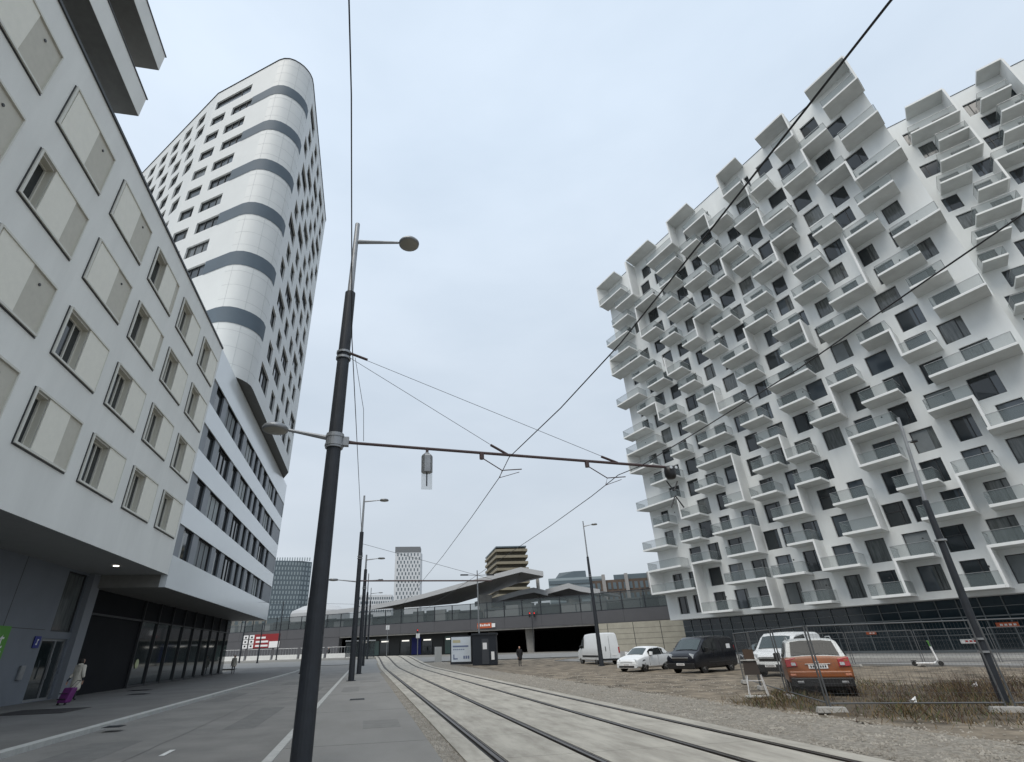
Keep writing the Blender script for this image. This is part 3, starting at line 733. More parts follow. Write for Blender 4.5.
q = MB(); vstrip(q, .1, .35, 6.98, 7.15); vstrip(q, .15, .3, 9.9, 10.0); vstrip(q, .17, .27, 8.4, 8.46); q.build('screen_rail', steel, va, VO)
pt = MB(); rp_ = random.Random(8)
for i in range(1, len(V)-2):
    L_ = (Vv[i+1]-Vv[i]).length; n_ = max(1, round(L_/3)); t = (Vv[i+1]-Vv[i]).normalized()
    for j in range(n_):
        a = lerpV(i, j/n_, 5+rp_.uniform(-1, 1)); pt.obox(a+UP*5.6, t*(L_/n_*.96), (lerpV(i,0,1)-lerpV(i,0,0))*.5, UP*(2.9+rp_.uniform(0, 1.2)), rp_.choice((0,0,1,2)))
vstrip(pt, 7, 7.4, 5.6, 9.3, 3, 8, 1)
pt.build('platform_structure', [mat('platform_dark', (.05,.055,.055), .7), mat('platform_mid', (.12,.13,.13), .6), far_dark if False else mat('platform_light', (.26,.27,.27), .6)], va, VO)
# abutment wall on the left, carrying the banner, and the back wall of the underpass
MB_ = vstrip(MB(), .05, 1.2, 0.3, 4.99, 6, 9); MB_.build('abutment_wall', viad_m, va, VO)
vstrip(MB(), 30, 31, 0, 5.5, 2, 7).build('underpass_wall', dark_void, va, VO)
# station shops below the deck
sh = MB(); a, b = lerpV(5, .12, 6), lerpV(5, 1.0, 6); t = (b-a).normalized(); L_ = (b-a).length; nn = Vector((-t.y, t.x, 0)); nn = nn if nn.y < 0 else -nn
sh.obox(a+UP*.5, t*L_, -nn*.3, UP*4.4, 0)
s = 0; j = 0
while s < L_-3:
    mi = (1, 2, 0, 1, 3, 1, 0)[j % 7]; sh.obox(a+t*(s+.2)+nn*.05+UP*.9, t*2.6, nn*.05, UP*(2.6, 3.4, 3)[j % 3], mi)
    if j % 2: sh.obox(a+t*(s+.5)+nn*.12+UP*3.6, t*2, nn*.05, UP*.25, 4)
    s += 3; j += 1
sh.build('shop_fronts', [mat('dark_shop_wall', (.03,.035,.035), .4), base_glass, teal_m, blue_m, mat('lit_sign_strip', (.8,.8,.75), .5, emit=(1,.97,.9,.7))], va, VO)
# columns of the underpass
for i, t_, k in ((4, .5, 2.5), (3, .65, 8), (5, .05, 12)):
    p = lerpV(i, t_, k); q = MB(); q.hexa([p+Vector((-.55,-.5,.4)), p+Vector((.55,-.5,.4)), p+Vector((.55,.5,.4)), p+Vector((-.55,.5,.4))], [p+Vector((-.75,-.6,4.95)), p+Vector((.75,-.6,4.95)), p+Vector((.75,.6,4.95)), p+Vector((-.75,.6,4.95))])
    q.build('column', concrete_m, va, VO)
# light wall with joints right of the underpass
wa, wb = Vector((39.8, 93.2, 0)), Vector((56, 75.6, 0)); t = (wb-wa).normalized(); L_ = (wb-wa).length; nn = Vector((t.y, -t.x, 0)); nn = nn if nn.y < 0 else -nn
w_ = MB(); w_.obox(wa+UP*0, t*L_, nn*.4, UP*4.92)
tw_ = thing('noise_wall', 'beige concrete panel wall under the viaduct beside the white balcony tower', 'wall', tuple(wa))
w_.build('panel_wall', beige_wall, tw_, tuple(wa))
q = MB(); s = 2.2
while s < L_: q.obox(wa+t*s+nn*.4, t*.09, nn*.02, UP*4.9); s += 4.6
for z in (1.6, 2.4, 3.2, 4.0): q.obox(wa+nn*.4+UP*z, t*L_, nn*.008, UP*.035)
q.build('panel_joint', dark_frame, tw_, tuple(wa))
# banner on the abutment
bn = thing('banner', 'red and white printed banner on the grey viaduct wall', 'banner', (-31.2, 154.2, 0)); BO = (-31.2, 154.2, 0)
a, b = lerpV(6, .83, -.06), lerpV(6, .50, -.06); t = (b-a).normalized(); nn = vn(6)*-_f; L_ = (b-a).length
q = MB(); q.obox(a+t*3.2+UP*3.3, t*(L_*.72), nn*.04, UP*3.1); q.build('red_field', mat('faded_red', (.25,.015,.018), .6), bn, BO)
q = MB()
for z in (5.4, 4.5, 3.6): q.obox(a+t*4+UP*z+nn*.05, t*(3.2 if z > 5 else 4.2), nn*.02, UP*.42)
q.obox(a+t*(L_-3.4)+UP*3.3+nn*.05, t*3.4, nn*.02, UP*1.4)
for dx in (0, 2.1): 
    for zz, hh in ((3.3, .9), (4.35, .9), (5.4, .9)): q.obox(a+t*(dx-.4)+UP*zz+nn*.05, t*1.6, nn*.02, UP*hh)
q.build('white_print', white_m, bn, BO)
q = MB()
for dx in (0, 2.1):
    for zz in (3.6, 4.6, 5.6): q.obox(a+t*(dx+.1)+UP*zz+nn*.08, t*.6, nn*.02, UP*.4)
q.build('dark_print', black_m, bn, BO)
sg = thing('station_sign', 'small orange station sign on the grey viaduct parapet above the kiosk', 'sign', (21.9, 112, 5))
a = lerpV(4, .93, -.08); t = (Vv[4]-Vv[5]).normalized()
q = MB(); q.obox(a+UP*5.25, t*3.4, Vector((-.03,-.03,0)), UP*.95); q.build('panel', orange_m, sg, (21.9, 112, 5))
q = MB(); q.obox(a+t*3.5+UP*5.35+Vector((-.05,-.05,0)), t*.8, Vector((-.03,-.03,0)), UP*.7)
for k in range(6): q.obox(a+t*(.2+k*.5)+UP*5.6+Vector((-.05,-.05,0)), t*.34, Vector((-.02,-.02,0)), UP*(.3+.1*(k%2)))
q.build('lettering', white_m, sg, (21.9, 112, 5))
# canopies of the station, folded metal roofs on concrete piers
def fold(name, label, top, back, th, pier=None, group=None):
    o = thing(name, label, 'roof', top[0], 0, group); O_ = top[0]
    q = MB(); T = [Vector(p) for p in top]; B = [Vector(p) for p in back]; n_ = len(T)
    for i in range(n_-1): q.hexa([T[i]-UP*th, T[i+1]-UP*th, B[i+1]-UP*th, B[i]-UP*th], [T[i], T[i+1], B[i+1], B[i]])
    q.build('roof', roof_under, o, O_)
    q = MB()
    for i in range(n_-1):
        e = (T[i]-B[i]).normalized()*.12; e.z = 0
        q.hexa([T[i]-UP*(th+.35), T[i+1]-UP*(th+.35), T[i+1]-UP*(th+.35)+e, T[i]-UP*(th+.35)+e], [T[i]+UP*.25, T[i+1]+UP*.25, T[i+1]+UP*.25+e, T[i]+UP*.25+e])
        q.quad([T[i]+UP*.02, T[i+1]+UP*.02, B[i+1]+UP*.02, B[i]+UP*.02])
    q.build('fascia', roof_m, o, O_)
    if pier:
        for p in pier:
            m_ = MB(); p = Vector(p); ph = min(6.6, max(q_[2] for q_ in top)-p.z-2.6); m_.hexa([p+Vector((-.9,-.6,0)), p+Vector((.7,-.6,0)), p+Vector((.7,.6,0)), p+Vector((-.9,.6,0))], [p+Vector((-1.7,-.9,ph)), p+Vector((1.2,-.9,ph)), p+Vector((1.2,.9,ph)), p+Vector((-1.7,.9,ph))]); m_.build('pier', concrete_m, o, O_)
    return o
fold('station_canopy', 'largest folded metal station canopy rising to a pointed tip above the viaduct', [(-16, 147, 10.6), (-8, 141, 10.9), (-.1, 134.6, 11.2), (7.2, 128.5, 12.0), (12.8, 123.8, 12.9), (21.0, 116.8, 14.5), (27.2, 111.1, 15.6), (30.9, 107.5, 16.2), (34.5, 104.0, 14.9)],
     [(-11, 156, 11.6), (-3.4, 150, 11.7), (.5, 147.3, 11.8), (7.9, 141, 11.7), (14.9, 135.1, 11.6), (20.9, 130, 11.7), (27.6, 124.6, 13.2), (32.7, 119.6, 14.8), (37.9, 114.6, 15.6)], .35, [(25.7, 119.4, 5.6), (7.5, 135, 5.6)], 'station canopies over the platforms')
fold('station_canopy', 'low folded station canopy just right of the large pointed one', [(24, 123.5, 10.9), (28.0, 120.1, 11.5), (32.6, 115.6, 12.5), (35.1, 113.1, 12.8), (37.4, 110.9, 11.9)], [(32, 131, 10.9), (35.5, 127, 11.2), (39, 122.5, 11.4), (41.5, 119.5, 11.4), (44, 117, 11)], .4, [(34.5, 116.5, 5.6)], 'station canopies over the platforms')
fold('station_canopy', 'rightmost low folded station canopy behind the glass screens', [(37.1, 111.2, 12.2), (41.0, 107.5, 13.0), (42.7, 105.8, 12.2), (45.7, 102.8, 11.3)], [(44, 118, 11.4), (48, 114, 11.6), (50, 112, 11.4), (53, 109, 11)], .4, [(43, 110, 5.6)], 'station canopies over the platforms')

tag(MB().tube([(37.3, 116.6, 5.6), (37.2, 116.7, 15.6)], .38, 10).build('roof_post', concrete_m), 'thick grey post standing right of the pointed canopy tip', 'post')

# ---------------------------------------------------------------- distant buildings
def block(name, label, corners, h0, h1, m, cat='building'):
    o = thing(name, label, cat, (corners[0][0], corners[0][1], 0)); O_ = (corners[0][0], corners[0][1], 0)
    q = MB(); c = [Vector((*p, 0)) for p in corners]
    q.hexa([p+UP*h0 for p in c], [p+UP*h1 for p in c]); q.build('wall', m, o, O_); return o, c, O_
def grid_windows(o, O_, A, B, z0, z1, nx, nz, fw, fh, m, off=.15, stag=0, name='window', skip=None):
    A = Vector((*A, 0)); B = Vector((*B, 0)); d = B-A; n = Vector((d.y, -d.x, 0)).normalized()
    if n.dot(A) > 0: n = -n
    q = MB(); dx = 1/nx; dz = (z1-z0)/nz
    for i in range(nx):
        for j in range(nz):
            if skip and skip(i, j): continue
            s = (i+.5*(1-fw)+(stag*(j % 2)))*dx; q.obox(A+d*s+UP*(z0+dz*(j+.5*(1-fh)))-n*.05, d*(dx*fw), n*(off+.05), UP*(dz*fh))
            if nx*nz <= 100: q.build(name, m, o, O_); q = MB()
    if nx*nz <= 100: return
    w = q.build(name, m, o, O_); w['kind'] = 'stuff' if nx*nz > 100 else ''
    if nx*nz <= 100: del w['kind']
    return w
far_glass = mat('far_glass', (.10,.13,.15), .3); far_glass2 = mat('far_glass_light', (.27,.32,.34), .3)
o, c, O_ = block('glass_tower', 'distant grey-green glass office tower with a toothed roof edge, far left', [(-63.5, 344.3), (-42.3, 347.4), (-37.1, 352), (-60, 362)], 0, 53.6, far_glass)
grid_windows(o, O_, (-63.5, 344.3), (-42.3, 347.4), 20, 53.2, 12, 12, .42, .62, far_glass2, stag=.25)
grid_windows(o, O_, (-42.3, 347.4), (-37.1, 352), 20, 53.2, 3, 12, .5, .62, far_glass2)
q = MB()
for i in range(14): q.box(-58+i*1.5, -57.4+i*1.5, 346.4, 347, 53.6, 55.6)
q.build('roof_fin', far_glass2, o, O_)
o, c, O_ = block('white_tower', 'distant white tower with staggered narrow dark windows and grey top', [(19.8, 449.7), (41.0, 448.3), (43.8, 460), (22.2, 462)], 0, 76, mat('far_white', (.60,.62,.64), .6))
grid_windows(o, O_, (20.6, 449.6), (40.3, 448.4), 36, 75.5, 7, 13, .34, .72, far_glass, stag=.45)
MB().obox((19.6, 449.4, 76.02), (21.2,-1.4,0), (2,13,0), (0,0,4.4)).build('roof', mat('far_grey', (.16,.17,.18), .6), o, O_)
o, c, O_ = block('patterned_block', 'distant low block with black and white window pattern, left of the white tower', [(-7, 300), (12.3, 299.7), (14, 315), (-7, 315)], 0, 29, mat('far_white', (.6,.62,.64), .6))
grid_windows(o, O_, (-7, 300), (12.3, 299.7), 20, 28.4, 16, 4, .5, .55, far_glass, stag=.4)
o, c, O_ = block('balcony_hotel', 'distant sand coloured high-rise ringed by continuous balconies on every floor', [(71.6, 326), (69.6, 289.5), (85.2, 287.2), (92, 322)], 0, 51.3, mat('hotel_wall', (.07,.062,.045), .8, noise=.3, nscale=.4))
hb = mat('hotel_balcony', (.23,.205,.15), .8, noise=.12, nscale=.3)
for k in range(9):
    q = MB(); z = 51.0-3.35*k
    pp = [(70.9, 328), (68.6, 287.6), (86.4, 285.0), (93.2, 324)]
    P_ = [Vector((*p, 0)) for p in pp]; q.hexa([p+UP*(z-1.35) for p in P_], [p+UP*z for p in P_]); q.build('balcony', hb, o, O_)
MB().hexa([(71,327,51.9),(68.9,288,51.9),(86,285.5,51.9),(93,323,51.9)], [(71,327,52.6),(68.9,288,52.6),(86,285.5,52.6),(93,323,52.6)]).build('roof', far_glass, o, O_)
o, c, O_ = block('glass_block', 'distant stepped glass building right of the canopy tip', [(80.6, 236.6), (92, 232.6), (103, 228), (110, 245)], 0, 29.2, far_glass2)
MB().hexa([(84,236.5,29.22),(92,232.8,29.22),(97,231,29.22),(100,240,29.22)], [(86,236,31.6),(92,232.9,32),(97,231.2,32),(100,240,32)]).build('upper_storey', far_glass, o, O_)
for k in range(5): MB().obox((80.7, 236.4, 14.6+k*3), (22.2, -8.5, 0), (-.1, -.25, 0), (0, 0, 1.5)).build('window_band', far_glass, o, O_)
o, c, O_ = block('brick_arcade', 'distant dark brown brick building row left of the balcony tower', [(78.6, 183.9), (98.4, 174.1), (112, 165), (115, 185)], 0, 22.2, mat('far_brown', (.10,.075,.06), .9, noise=.3, nscale=.3))
grid_windows(o, O_, (78.6, 183.9), (98.4, 174.1), 11, 22, 12, 3, .6, .6, far_glass)
for x, y in ((82, 182), (89, 178.4), (96, 175)): MB().box(x, x+.9, y-1.4, y-.4, 12, 24).build('chimney', mat('far_pier', (.32,.31,.3), .8), o, O_)
MB().hexa([(86,180.2,22.2),(97,174.8,22.2),(99,178,22.2),(88,184,22.2)], [(86,180.2,23.8),(97,174.8,23.8),(99,178,23.8),(88,184,23.8)]).build('roof_box', far_glass, o, O_)
o = thing('domed_hall', 'distant pale hall with a low curved roof behind the lamp post', 'building', (-21, 259, 0))
MB().lathe([(13, 0), (13, 17.5), (12.5, 18.6), (8, 20.6), (3, 21.5), (.1, 21.7)], 28).build('curved_roof', roof_m, o)
o, c, O_ = block('pale_terrace', 'distant sand coloured building showing below the office podium', [(-92, 283), (-68.1, 292.2), (-50, 296), (-60, 310)], 0, 21.5, mat('far_sand', (.40,.35,.29), .8))
grid_windows(o, O_, (-92, 283), (-50, 296), 8, 21, 14, 4, .5, .5, far_glass)

# ---------------------------------------------------------------- poles, lamps and overhead line
def lamp_disc(par, c, r, name='lamp_head'):
    q = MB(); q.lathe([(r*.35, .09), (r*.85, .07), (r, .02), (r*.97, -.03), (r*.9, -.035)], 24, c); h = q.build(name, galv, par, smooth=True)
    MB().lathe([(r*.86, -.037), (r*.5, -.06), (.01, -.07)], 24, c).build('lamp_glass', mat('lamp_cover', (.30,.29,.25), .4), h); return h
def mast(loc, label, h0, h1, r0, r1, arms, group, bracket=None, collar=True):
    """h0 thick part, h1 thin upper part; arms: (height, dx, dy, disc radius)"""
    t = thing('tram_mast', label, 'lamp post', loc, 0, group)
    q = MB(); q.tube([(0,0,-.2), (0,0,h0)], r0, 20, r1=r1); q.lathe([(r0*1.5, -.05), (r0*1.5, .03)], 20); q.build('pole', steel, t, smooth=False)
    if h1 > h0: MB().tube([(0,0,h0), (0,0,h1)], r1*.62, 14, r1=r1*.5).build('upper_pole', galv, t)
    for (z, dx, dy, rr) in arms:
        L_ = math.hypot(dx, dy); ux, uy = dx/L_, dy/L_
        MB().tube([(ux*r1*.4, uy*r1*.4, z), (dx-ux*rr, dy-uy*rr, z+.12)], .055, 8, r1=.03).build('arm', galv, t)
        lamp_disc(t, (dx, dy, z+.12), rr)
    if collar:
        q = MB()
        for z in (h0*.80, h0*.815): q.lathe([(r1*1.35, z), (r1*1.35, z+.05)], 18)
        q.build('collar', galv, t)
    return t
m1 = mast((-.87, 9.85, 0), 'nearest tall dark mast with two disc lamps, carrying the tram wire bracket', 9.1, 11.32, .168, .118, [(10.72, 1.33, .0, .26), (5.42, -1.15, -.1, .25)], 'tall dark masts along the tram track')
q = MB(); q.lathe([(.175, 5.22), (.175, 5.52)], 20); q.lathe([(.188, 5.26), (.188, 5.3)], 20); q.lathe([(.188, 5.44), (.188, 5.48)], 20); q.box(.1, .28, -.06, .06, 5.28, 5.46); q.build('clamp', galv, m1)
q = MB(); q.tube([(.16,0,5.36), (7.2,0,5.07)], .03, 10); q.build('bracket_arm', rust_pipe, m1)
for x, z0 in ((3.02, 5.235), (5.35, 5.138)):
    q = MB(); q.tube([(x,0,z0), (x,0,z0-.13)], .05, 8); q.tube([(x,0,z0-.1), (x+.42,.0,z0-.36), (x+.36,.0,z0-.52)], .011, 6); q.tube([(x+.42,0,z0-.36), (x+.85,.0,z0-.32)], .011, 6); q.tube([(x+.36,.0,z0-.52), (x+.85,.2,z0-.32)], .007, 6)
    q.build('wire_steady', rust_pipe, m1)
for x, z, dx, dz in ((3.58, 5.23, -.36, .2), (6.07, 5.13, -.36, .13), (.45, 5.35, -.2, .03)):
    q = MB(); q.tube([(x+dx,0,z+dz), (x,0,z)], .028, 8); q.build('insulator', rust_pipe, m1)
dv = thing('detector_unit', 'small grey box with clear tube hanging under the wire bracket', 'detector', (1.87-.87, 9.85, 4.95), 0)
q = MB(); q.lathe([(.02, .27), (.1, .2), (.115, .17), (.115, -.17)], 6); q.build('housing', galv, dv)
MB().tube([(0,0,.12), (0,0,.36)], .03, 8).build('hanger', rust_pipe, dv)
q = MB(); q.box(-.11, .11, -.004, .004, -.52, -.18); q.build('clear_plate', mat('clear_plastic', (.45,.48,.48), .3, alpha=.3), dv); MB().tube([(0,0,-.45),(0,0,-.17)], .014, 6).build('rod', steel, dv)
sgl = thing('signal_lamp', 'dark ball shaped signal lamp at the far end of the wire bracket', 'signal', (6.42, 9.85, 4.95))
q = MB(); q.lathe([(.03, .15), (.10, .13), (.125, .04), (.125, -.07), (.09, -.14), (.03, -.15)], 16); q.build('housing', black_m, sgl, smooth=True)
q = MB()
for dx in (-.05, .07): q.lathe([(.035, -.165), (.03, -.15)], 10, (dx, 0, .07), 0, 'y')
q.build('lens', lamp_glass, sgl)
q = MB()
for s in (-1, 1): q.tube([(s*.13,0,-.2), (0,0,-.42)], .014, 6); q.tube([(s*.15,0,-.78), (0,0,-.52)], .014, 6)
q.build('cross_stay', black_m, sgl)
mast((-.80, 38.6, 0), 'second dark mast in the row, with disc lamps on both sides', 9.4, 12.1, .2, .14, [(11.65, 1.5, 0, .34), (6.0, -1.7, 0, .34)], 'tall dark masts along the tram track')
q = MB(); q.tube([(-.8,38.6,6.05), (8.8,38.6,6.0)], .05, 8); tag(q.build('cross_arm', rust_pipe), 'thin brown wire bracket crossing the track at the second mast', 'bracket')
mast((-.45, 50.4, 0), 'third dark mast in the row, close behind the second', 8.4, 9.7, .2, .14, [(9.25, 1.4, 0, .34)], 'tall dark masts along the tram track')
mast((-.2, 72, 0), 'fourth dark mast in the row, thinner and farther off', 8.5, 10.8, .17, .12, [(9.9, 1.6, 0, .34)], 'tall dark masts along the tram track')
mast((.3, 92, .6), 'farthest dark mast of the row near the viaduct', 8.5, 10.5, .16, .12, [(9.6, 1.6, 0, .36)], 'tall dark masts along the tram track')
mr_ = mast((20.62, 48.2, 0), 'dark lamp mast beside the parked white delivery van', 9.2, 12.6, .21, .11, [(12.1, 1.0, -.35, .3)], 'lamp masts on the parking field')
q = thing('lamp_mast', 'dark mast at the right edge behind the wire fence, thinner pale top', 'lamp post', (15.85, 12.3, 0))
MB().tube([(0,0,-.2),(.13,-.2,5.1)], .11, 16, r1=.075).build('pole', steel, q); MB().tube([(.13,-.2,5.1),(.28,-.4,7.7)], .055, 12, r1=.04).build('upper_pole', galv, q)
m_ = MB()
for z in (1.15, 1.45, 3.95): m_.lathe([(.14, z), (.14, z+.05)], 14, (.13*z/5.1, -.2*z/5.1, 0))
m_.build('collar', galv, q)
MB().tube([(.22,-.32,6.9), (.55,-.3,6.95)], .022, 8).build('arm', galv, q); MB().lathe([(.02,.03),(.1,.02),(.1,-.02)], 12, (.6,-.3,6.95)).build('lamp_head', steel, q)
dm = thing('lamp_mast', 'thin mast with two opposite lamps standing behind the kiosk', 'lamp post', (13.6, 67.9, 0))
MB().tube([(0,0,0),(0,0,10.6)], .12, 12, r1=.07).build('pole', galv, dm)
for s in (-1, 1):
    MB().tube([(0,0,10.0), (s*1.3,0,10.05)], .04, 8).build('arm', galv, dm); MB().box(min(s*1.2,s*2.2), max(s*1.2,s*2.2), -.15, .15, 9.98, 10.12).build('lamp_head', steel, dm)
for (x, y, h, lb_) in ((-6.2, 60, 7, 'slim dark post on the road edge in the middle distance'), (-16, 110, 10, 'slim dark post in front of the banner wall, farther away'), (-19.5, 96, 9, 'slim dark post left of the banner by the white coated walker'), (-15.9, 91, 5.5, 'short thin post on the crossing between the slim dark posts')):
    o = thing('street_post', lb_, 'post', (x, y, hz(y)-.1)); MB().tube([(0,0,0),(0,0,h)], .13, 10, r1=.08).build('pole', steel, o); MB().lathe([(.2,0),(.2,.1)], 10).build('base', steel, o)
# wires
def wire(label, pts, r=.011, name='overhead_wire', group='overhead tram wires'):
    q = MB(); q.tube(pts, r, 6, cap=False); return tag(q.build(name, wire_m, fix=False), label, 'wire', group)
wire('contact wire over the left tram track, crossing the picture to the top right', [(3.05,-6,5.2),(3.06,1.2,5.2),(3.08,2,5.2),(3.11,3.4,5.2),(3.14,5.3,5.2),(3.03,7.4,5.2),(2.73,9.8,5.15),(2.89,11.4,5.2),(2.97,15.5,5.2),(3.05,22.7,5.2),(3.1,38,5.3),(3.0,60,5.4),(2.9,80,5.5)], .0095)
wire('contact wire over the right tram track, running past the balcony tower', [(6.0,-6,5.2),(6.05,2.5,5.2),(6.1,4.1,5.2),(6.17,5.6,5.2),(6.07,8,5.2),(5.78,9.9,5.1),(5.72,10.9,5.2),(5.82,12.8,5.2),(5.88,16.5,5.2),(5.9,24,5.25),(6.1,38.6,5.4),(6,60,5.5),(6.4,80,5.6)], .0095)
wire('cable running from mast to mast above the footway, leaving at the top', [(-.72, -5, 9.0), (-.74, 5, 9.2), (-.72, 9.7, 7.75), (-.62, 38.5, 7.7)], .011)
wire('steep thin cable hanging beside the nearest mast', [(-.62, 9.85, 7.35), (-.35, 9.85, 6.1), (-.3, 9.85, 5.4)], .006)
wire('upper stay wire from the nearest mast down to the bracket end', [(-.75, 9.85, 7.45), (4.85, 9.85, 5.27)], .005)
wire('lower stay wire from the nearest mast to the middle of the bracket', [(-.75, 9.85, 7.35), (2.36, 9.85, 5.43)], .005)
q = MB(); q.tube([(-.72, 9.8, 7.42), (-.35, 9.82, 7.3)], .03, 8); tag(q.build('strain_insulator', rust_pipe), 'brown strain insulator fixed to the nearest mast', 'insulator')
wire('thin span wire from the second mast across the track', [(-.8, 38.6, 8.6), (8.8, 38.6, 6.1)], .012)
wire('long thin span wire seen low over the street, left of the masts', [(-14, 60, 6.6), (-.3, 62, 6.3)], .012)

# ---------------------------------------------------------------- kiosk, board, cabinet, signals
kiosk_m = mat('kiosk_metal', (.012, .016, .024), .5)
kk = thing('kiosk', 'dark blue-grey metal kiosk with small notices beside the tram track', 'kiosk', (12.0, 63.3, 0))
kk.scale = (.76, .9, 1)
q = MB(); q.hexa([(-.2,0,0),(3.2,-1.0,0),(4.2,2,0),(.6,3,0)], [(-.2,0,3.0),(3.2,-1.0,3.0),(4.2,2,3.0),(.6,3,3.0)]); q.build('body', kiosk_m, kk)
MB().hexa([(-.35,-.1,3.0),(3.35,-1.2,3.0),(4.4,2.1,3.0),(.5,3.2,3.0)], [(-.35,-.1,3.18),(3.35,-1.2,3.18),(4.4,2.1,3.18),(.5,3.2,3.18)]).build('roof', steel, kk)
dd_ = Vector((3.4,-1.0,0)).normalized(); nn_ = Vector((dd_.y, -dd_.x, 0)); o_ = Vector((-.2,0,0))
MB().obox(o_+dd_*1.4+UP*.1, dd_*1.0, nn_*.04, UP*2.5).build('door', mat('kiosk_door', (.05,.055,.065), .5), kk)
MB().obox(o_+dd_*1.55+UP*1.55, dd_*.6, nn_*.07, UP*.65).build('notice', white_m, kk)
MB().obox(o_+dd_*2.75+UP*.5, dd_*.45, nn_*.04, UP*.8).build('notice', white_m, kk)
ab = thing('advertising_board', 'free-standing poster board with pale blue and white poster left of the kiosk', 'poster board', (10.0, 65.4, 0))
a_ = Vector((-.8, 1.2, 0)); b_ = Vector((1.35, -1.4, 0)); a_ = Vector((-.3,.4,0)); b_ = Vector((2.1,-.5,0)); d_ = (b_-a_); n_ = Vector((d_.y,-d_.x,0)).normalized()
MB().obox(a_+UP*.1, d_, -n_*.3, UP*2.95).build('frame', steel, ab)
MB().obox(a_+d_*.05+UP*.35, d_*.9, n_*.03, UP*2.55).build('poster', mat('poster_paper', (.66,.72,.78), .5, noise=.08, nscale=1), ab)
q = MB(); q.obox(a_+d_*.12+UP*1.85+n_*.035, d_*.72, n_*.01, UP*.16)
for k in range(6): q.obox(a_+d_*(.14+.09*k)+UP*1.55+n_*.035, d_*.06, n_*.01, UP*.1)
q.obox(a_+d_*.14+UP*.6+n_*.035, d_*.05, n_*.01, UP*.5); q.obox(a_+d_*.14+UP*.6+n_*.035, d_*.2, n_*.01, UP*.12)
for k in range(3): q.obox(a_+d_*(.6+.1*k)+UP*.65+n_*.035, d_*.07, n_*.01, UP*.3)
q.build('lettering', mat('poster_blue', (.16,.2,.32), .5), ab)
MB().obox(a_+d_*.12+UP*2.3+n_*.035, d_*.35, n_*.01, UP*.28).build('logo_mark', mat('poster_yellow', (.55,.5,.33), .5), ab)
tag(MB().box(9.3, 10.2, 77.2, 77.8, .15, 2.0).build('switch_cabinet', mat('light_cabinet', (.42,.43,.42), .6), bevel=.03), 'light grey switch cabinet left of the poster board', 'cabinet')
def signal(loc, label, h=2.6, col=red_lamp, two=False):
    t = thing('traffic_signal', label, 'traffic light', loc, 0); MB().tube([(0,0,0),(0,0,h+.4)], .06, 8).build('pole', steel, t)
    for dx in ((-.45, .45) if two else (0,)):
        MB().box(dx-.16, dx+.16, -.25, -.05, h-.4, h+.55).build('housing', black_m, t); MB().lathe([(.11, -.27), (.1, -.25)], 12, (dx, 0, h+.32), 0, 'y').build('lens', mat('lit_red', (.8,.03,.03), .4, emit=(1,.05,.05,.7)), t)
signal((10.6, 119.5, .85), 'small traffic signal showing red in front of the station shops', 4.3)
signal((30.9, 102.4, .85), 'pair of red railway signals in front of the viaduct parapet', 6.2, two=True)
for (x, y, h, l_) in ((3.5, 97, 4.8, 'thin pole with a small white sign plate at the tram stop'), (8.6, 96, 3.4, 'thin pole with a square plate left of the switch cabinet')):
    t = thing('sign_post', l_, 'sign', (x, y, hz(y))); MB().tube([(0,0,0),(0,0,h)], .05, 8).build('pole', galv, t); MB().box(-.3,.3,-.04,.0,h-.7,h).build('plate', white_m, t)
st = thing('stop_shelter', 'glazed tram stop shelter with flat roof far down the track', 'shelter', (-1.2, 98, .8))
MB().box(-2.2, 2.8, -1, 1, 2.5, 2.65).build('roof', roof_m, st); MB().box(-2.1, 2.7, .85, .88, .2, 2.4).build('pane', viad_glass, st)
for x in (-2.1, 0, 2.6): MB().tube([(x,.9,0),(x,.9,2.5)], .05, 6).build('post', steel, st)
# low white barriers and bicycles across the crossing
for i in range(5):
    t = thing('white_barrier', ('white concrete barrier in front of the banner wall, '+('leftmost', 'second from left', 'middle', 'fourth from left', 'rightmost')[i]+' of five'), 'barrier', (-26+i*5.2, 121-i*1.2, .8), R(-13), 'white barriers along the crossing')
    MB().hexa([(-2.4,-.3,0),(2.4,-.3,0),(2.4,.3,0),(-2.4,.3,0)], [(-2.4,-.12,.8),(2.4,-.12,.8),(2.4,.12,.8),(-2.4,.12,.8)]).build('body', mat('barrier_white', (.6,.6,.58), .8, noise=.1), t)
    q = MB()
    for k in range(9): q.tube([(-2.2+k*.55,0,.8),(-2.2+k*.55,0,1.9)], .05, 5)
    q.tube([(-2.4,0,1.9),(2.4,0,1.9)], .05, 5); q.build('railing', galv, t)
# markings
q = MB(); q.box(-17, -9.5, 67, 67.8, .006, .012); q.box(-16.5,-9.0,70,70.5,.006,.012)
struct('road_marking', q, mark_m)
q = MB()
for i in range(9): q.box(13+i*3.4, 14.9+i*3.4, 89.3, 89.7, hz(89)-.05, hz(89)-.045)
q.box(-3.9, -3.8, 13.2, 13.9, -.096, -.092)
struct('lane_marking', q, mark_m)
pm = random.Random(12)
q = MB()
for (x, y, w, l) in ((-5.6, 14, 1.1, 3.4), (-3.2, 20, .8, 6), (-6.3, 30, .9, 5), (-4.4, 41, 1.6, 4), (-2.6, 31, .7, 9)): q.box(x-w/2, x+w/2, y-l/2, y+l/2, -.11, -.0965)
struct('asphalt_patch', q, mat('asphalt_patch', (.15,.147,.14), .95, noise=.15, nscale=3, bump=.4, bscale=80))
q = MB()
for (x, y, w, l) in ((.5, 15.5, .9, 1.6), (-.6, 30, .8, 3.5), (.4, 37, 1.2, 1.2)): q.box(x-w/2, x+w/2, y-l/2, y+l/2, -.02, .003)
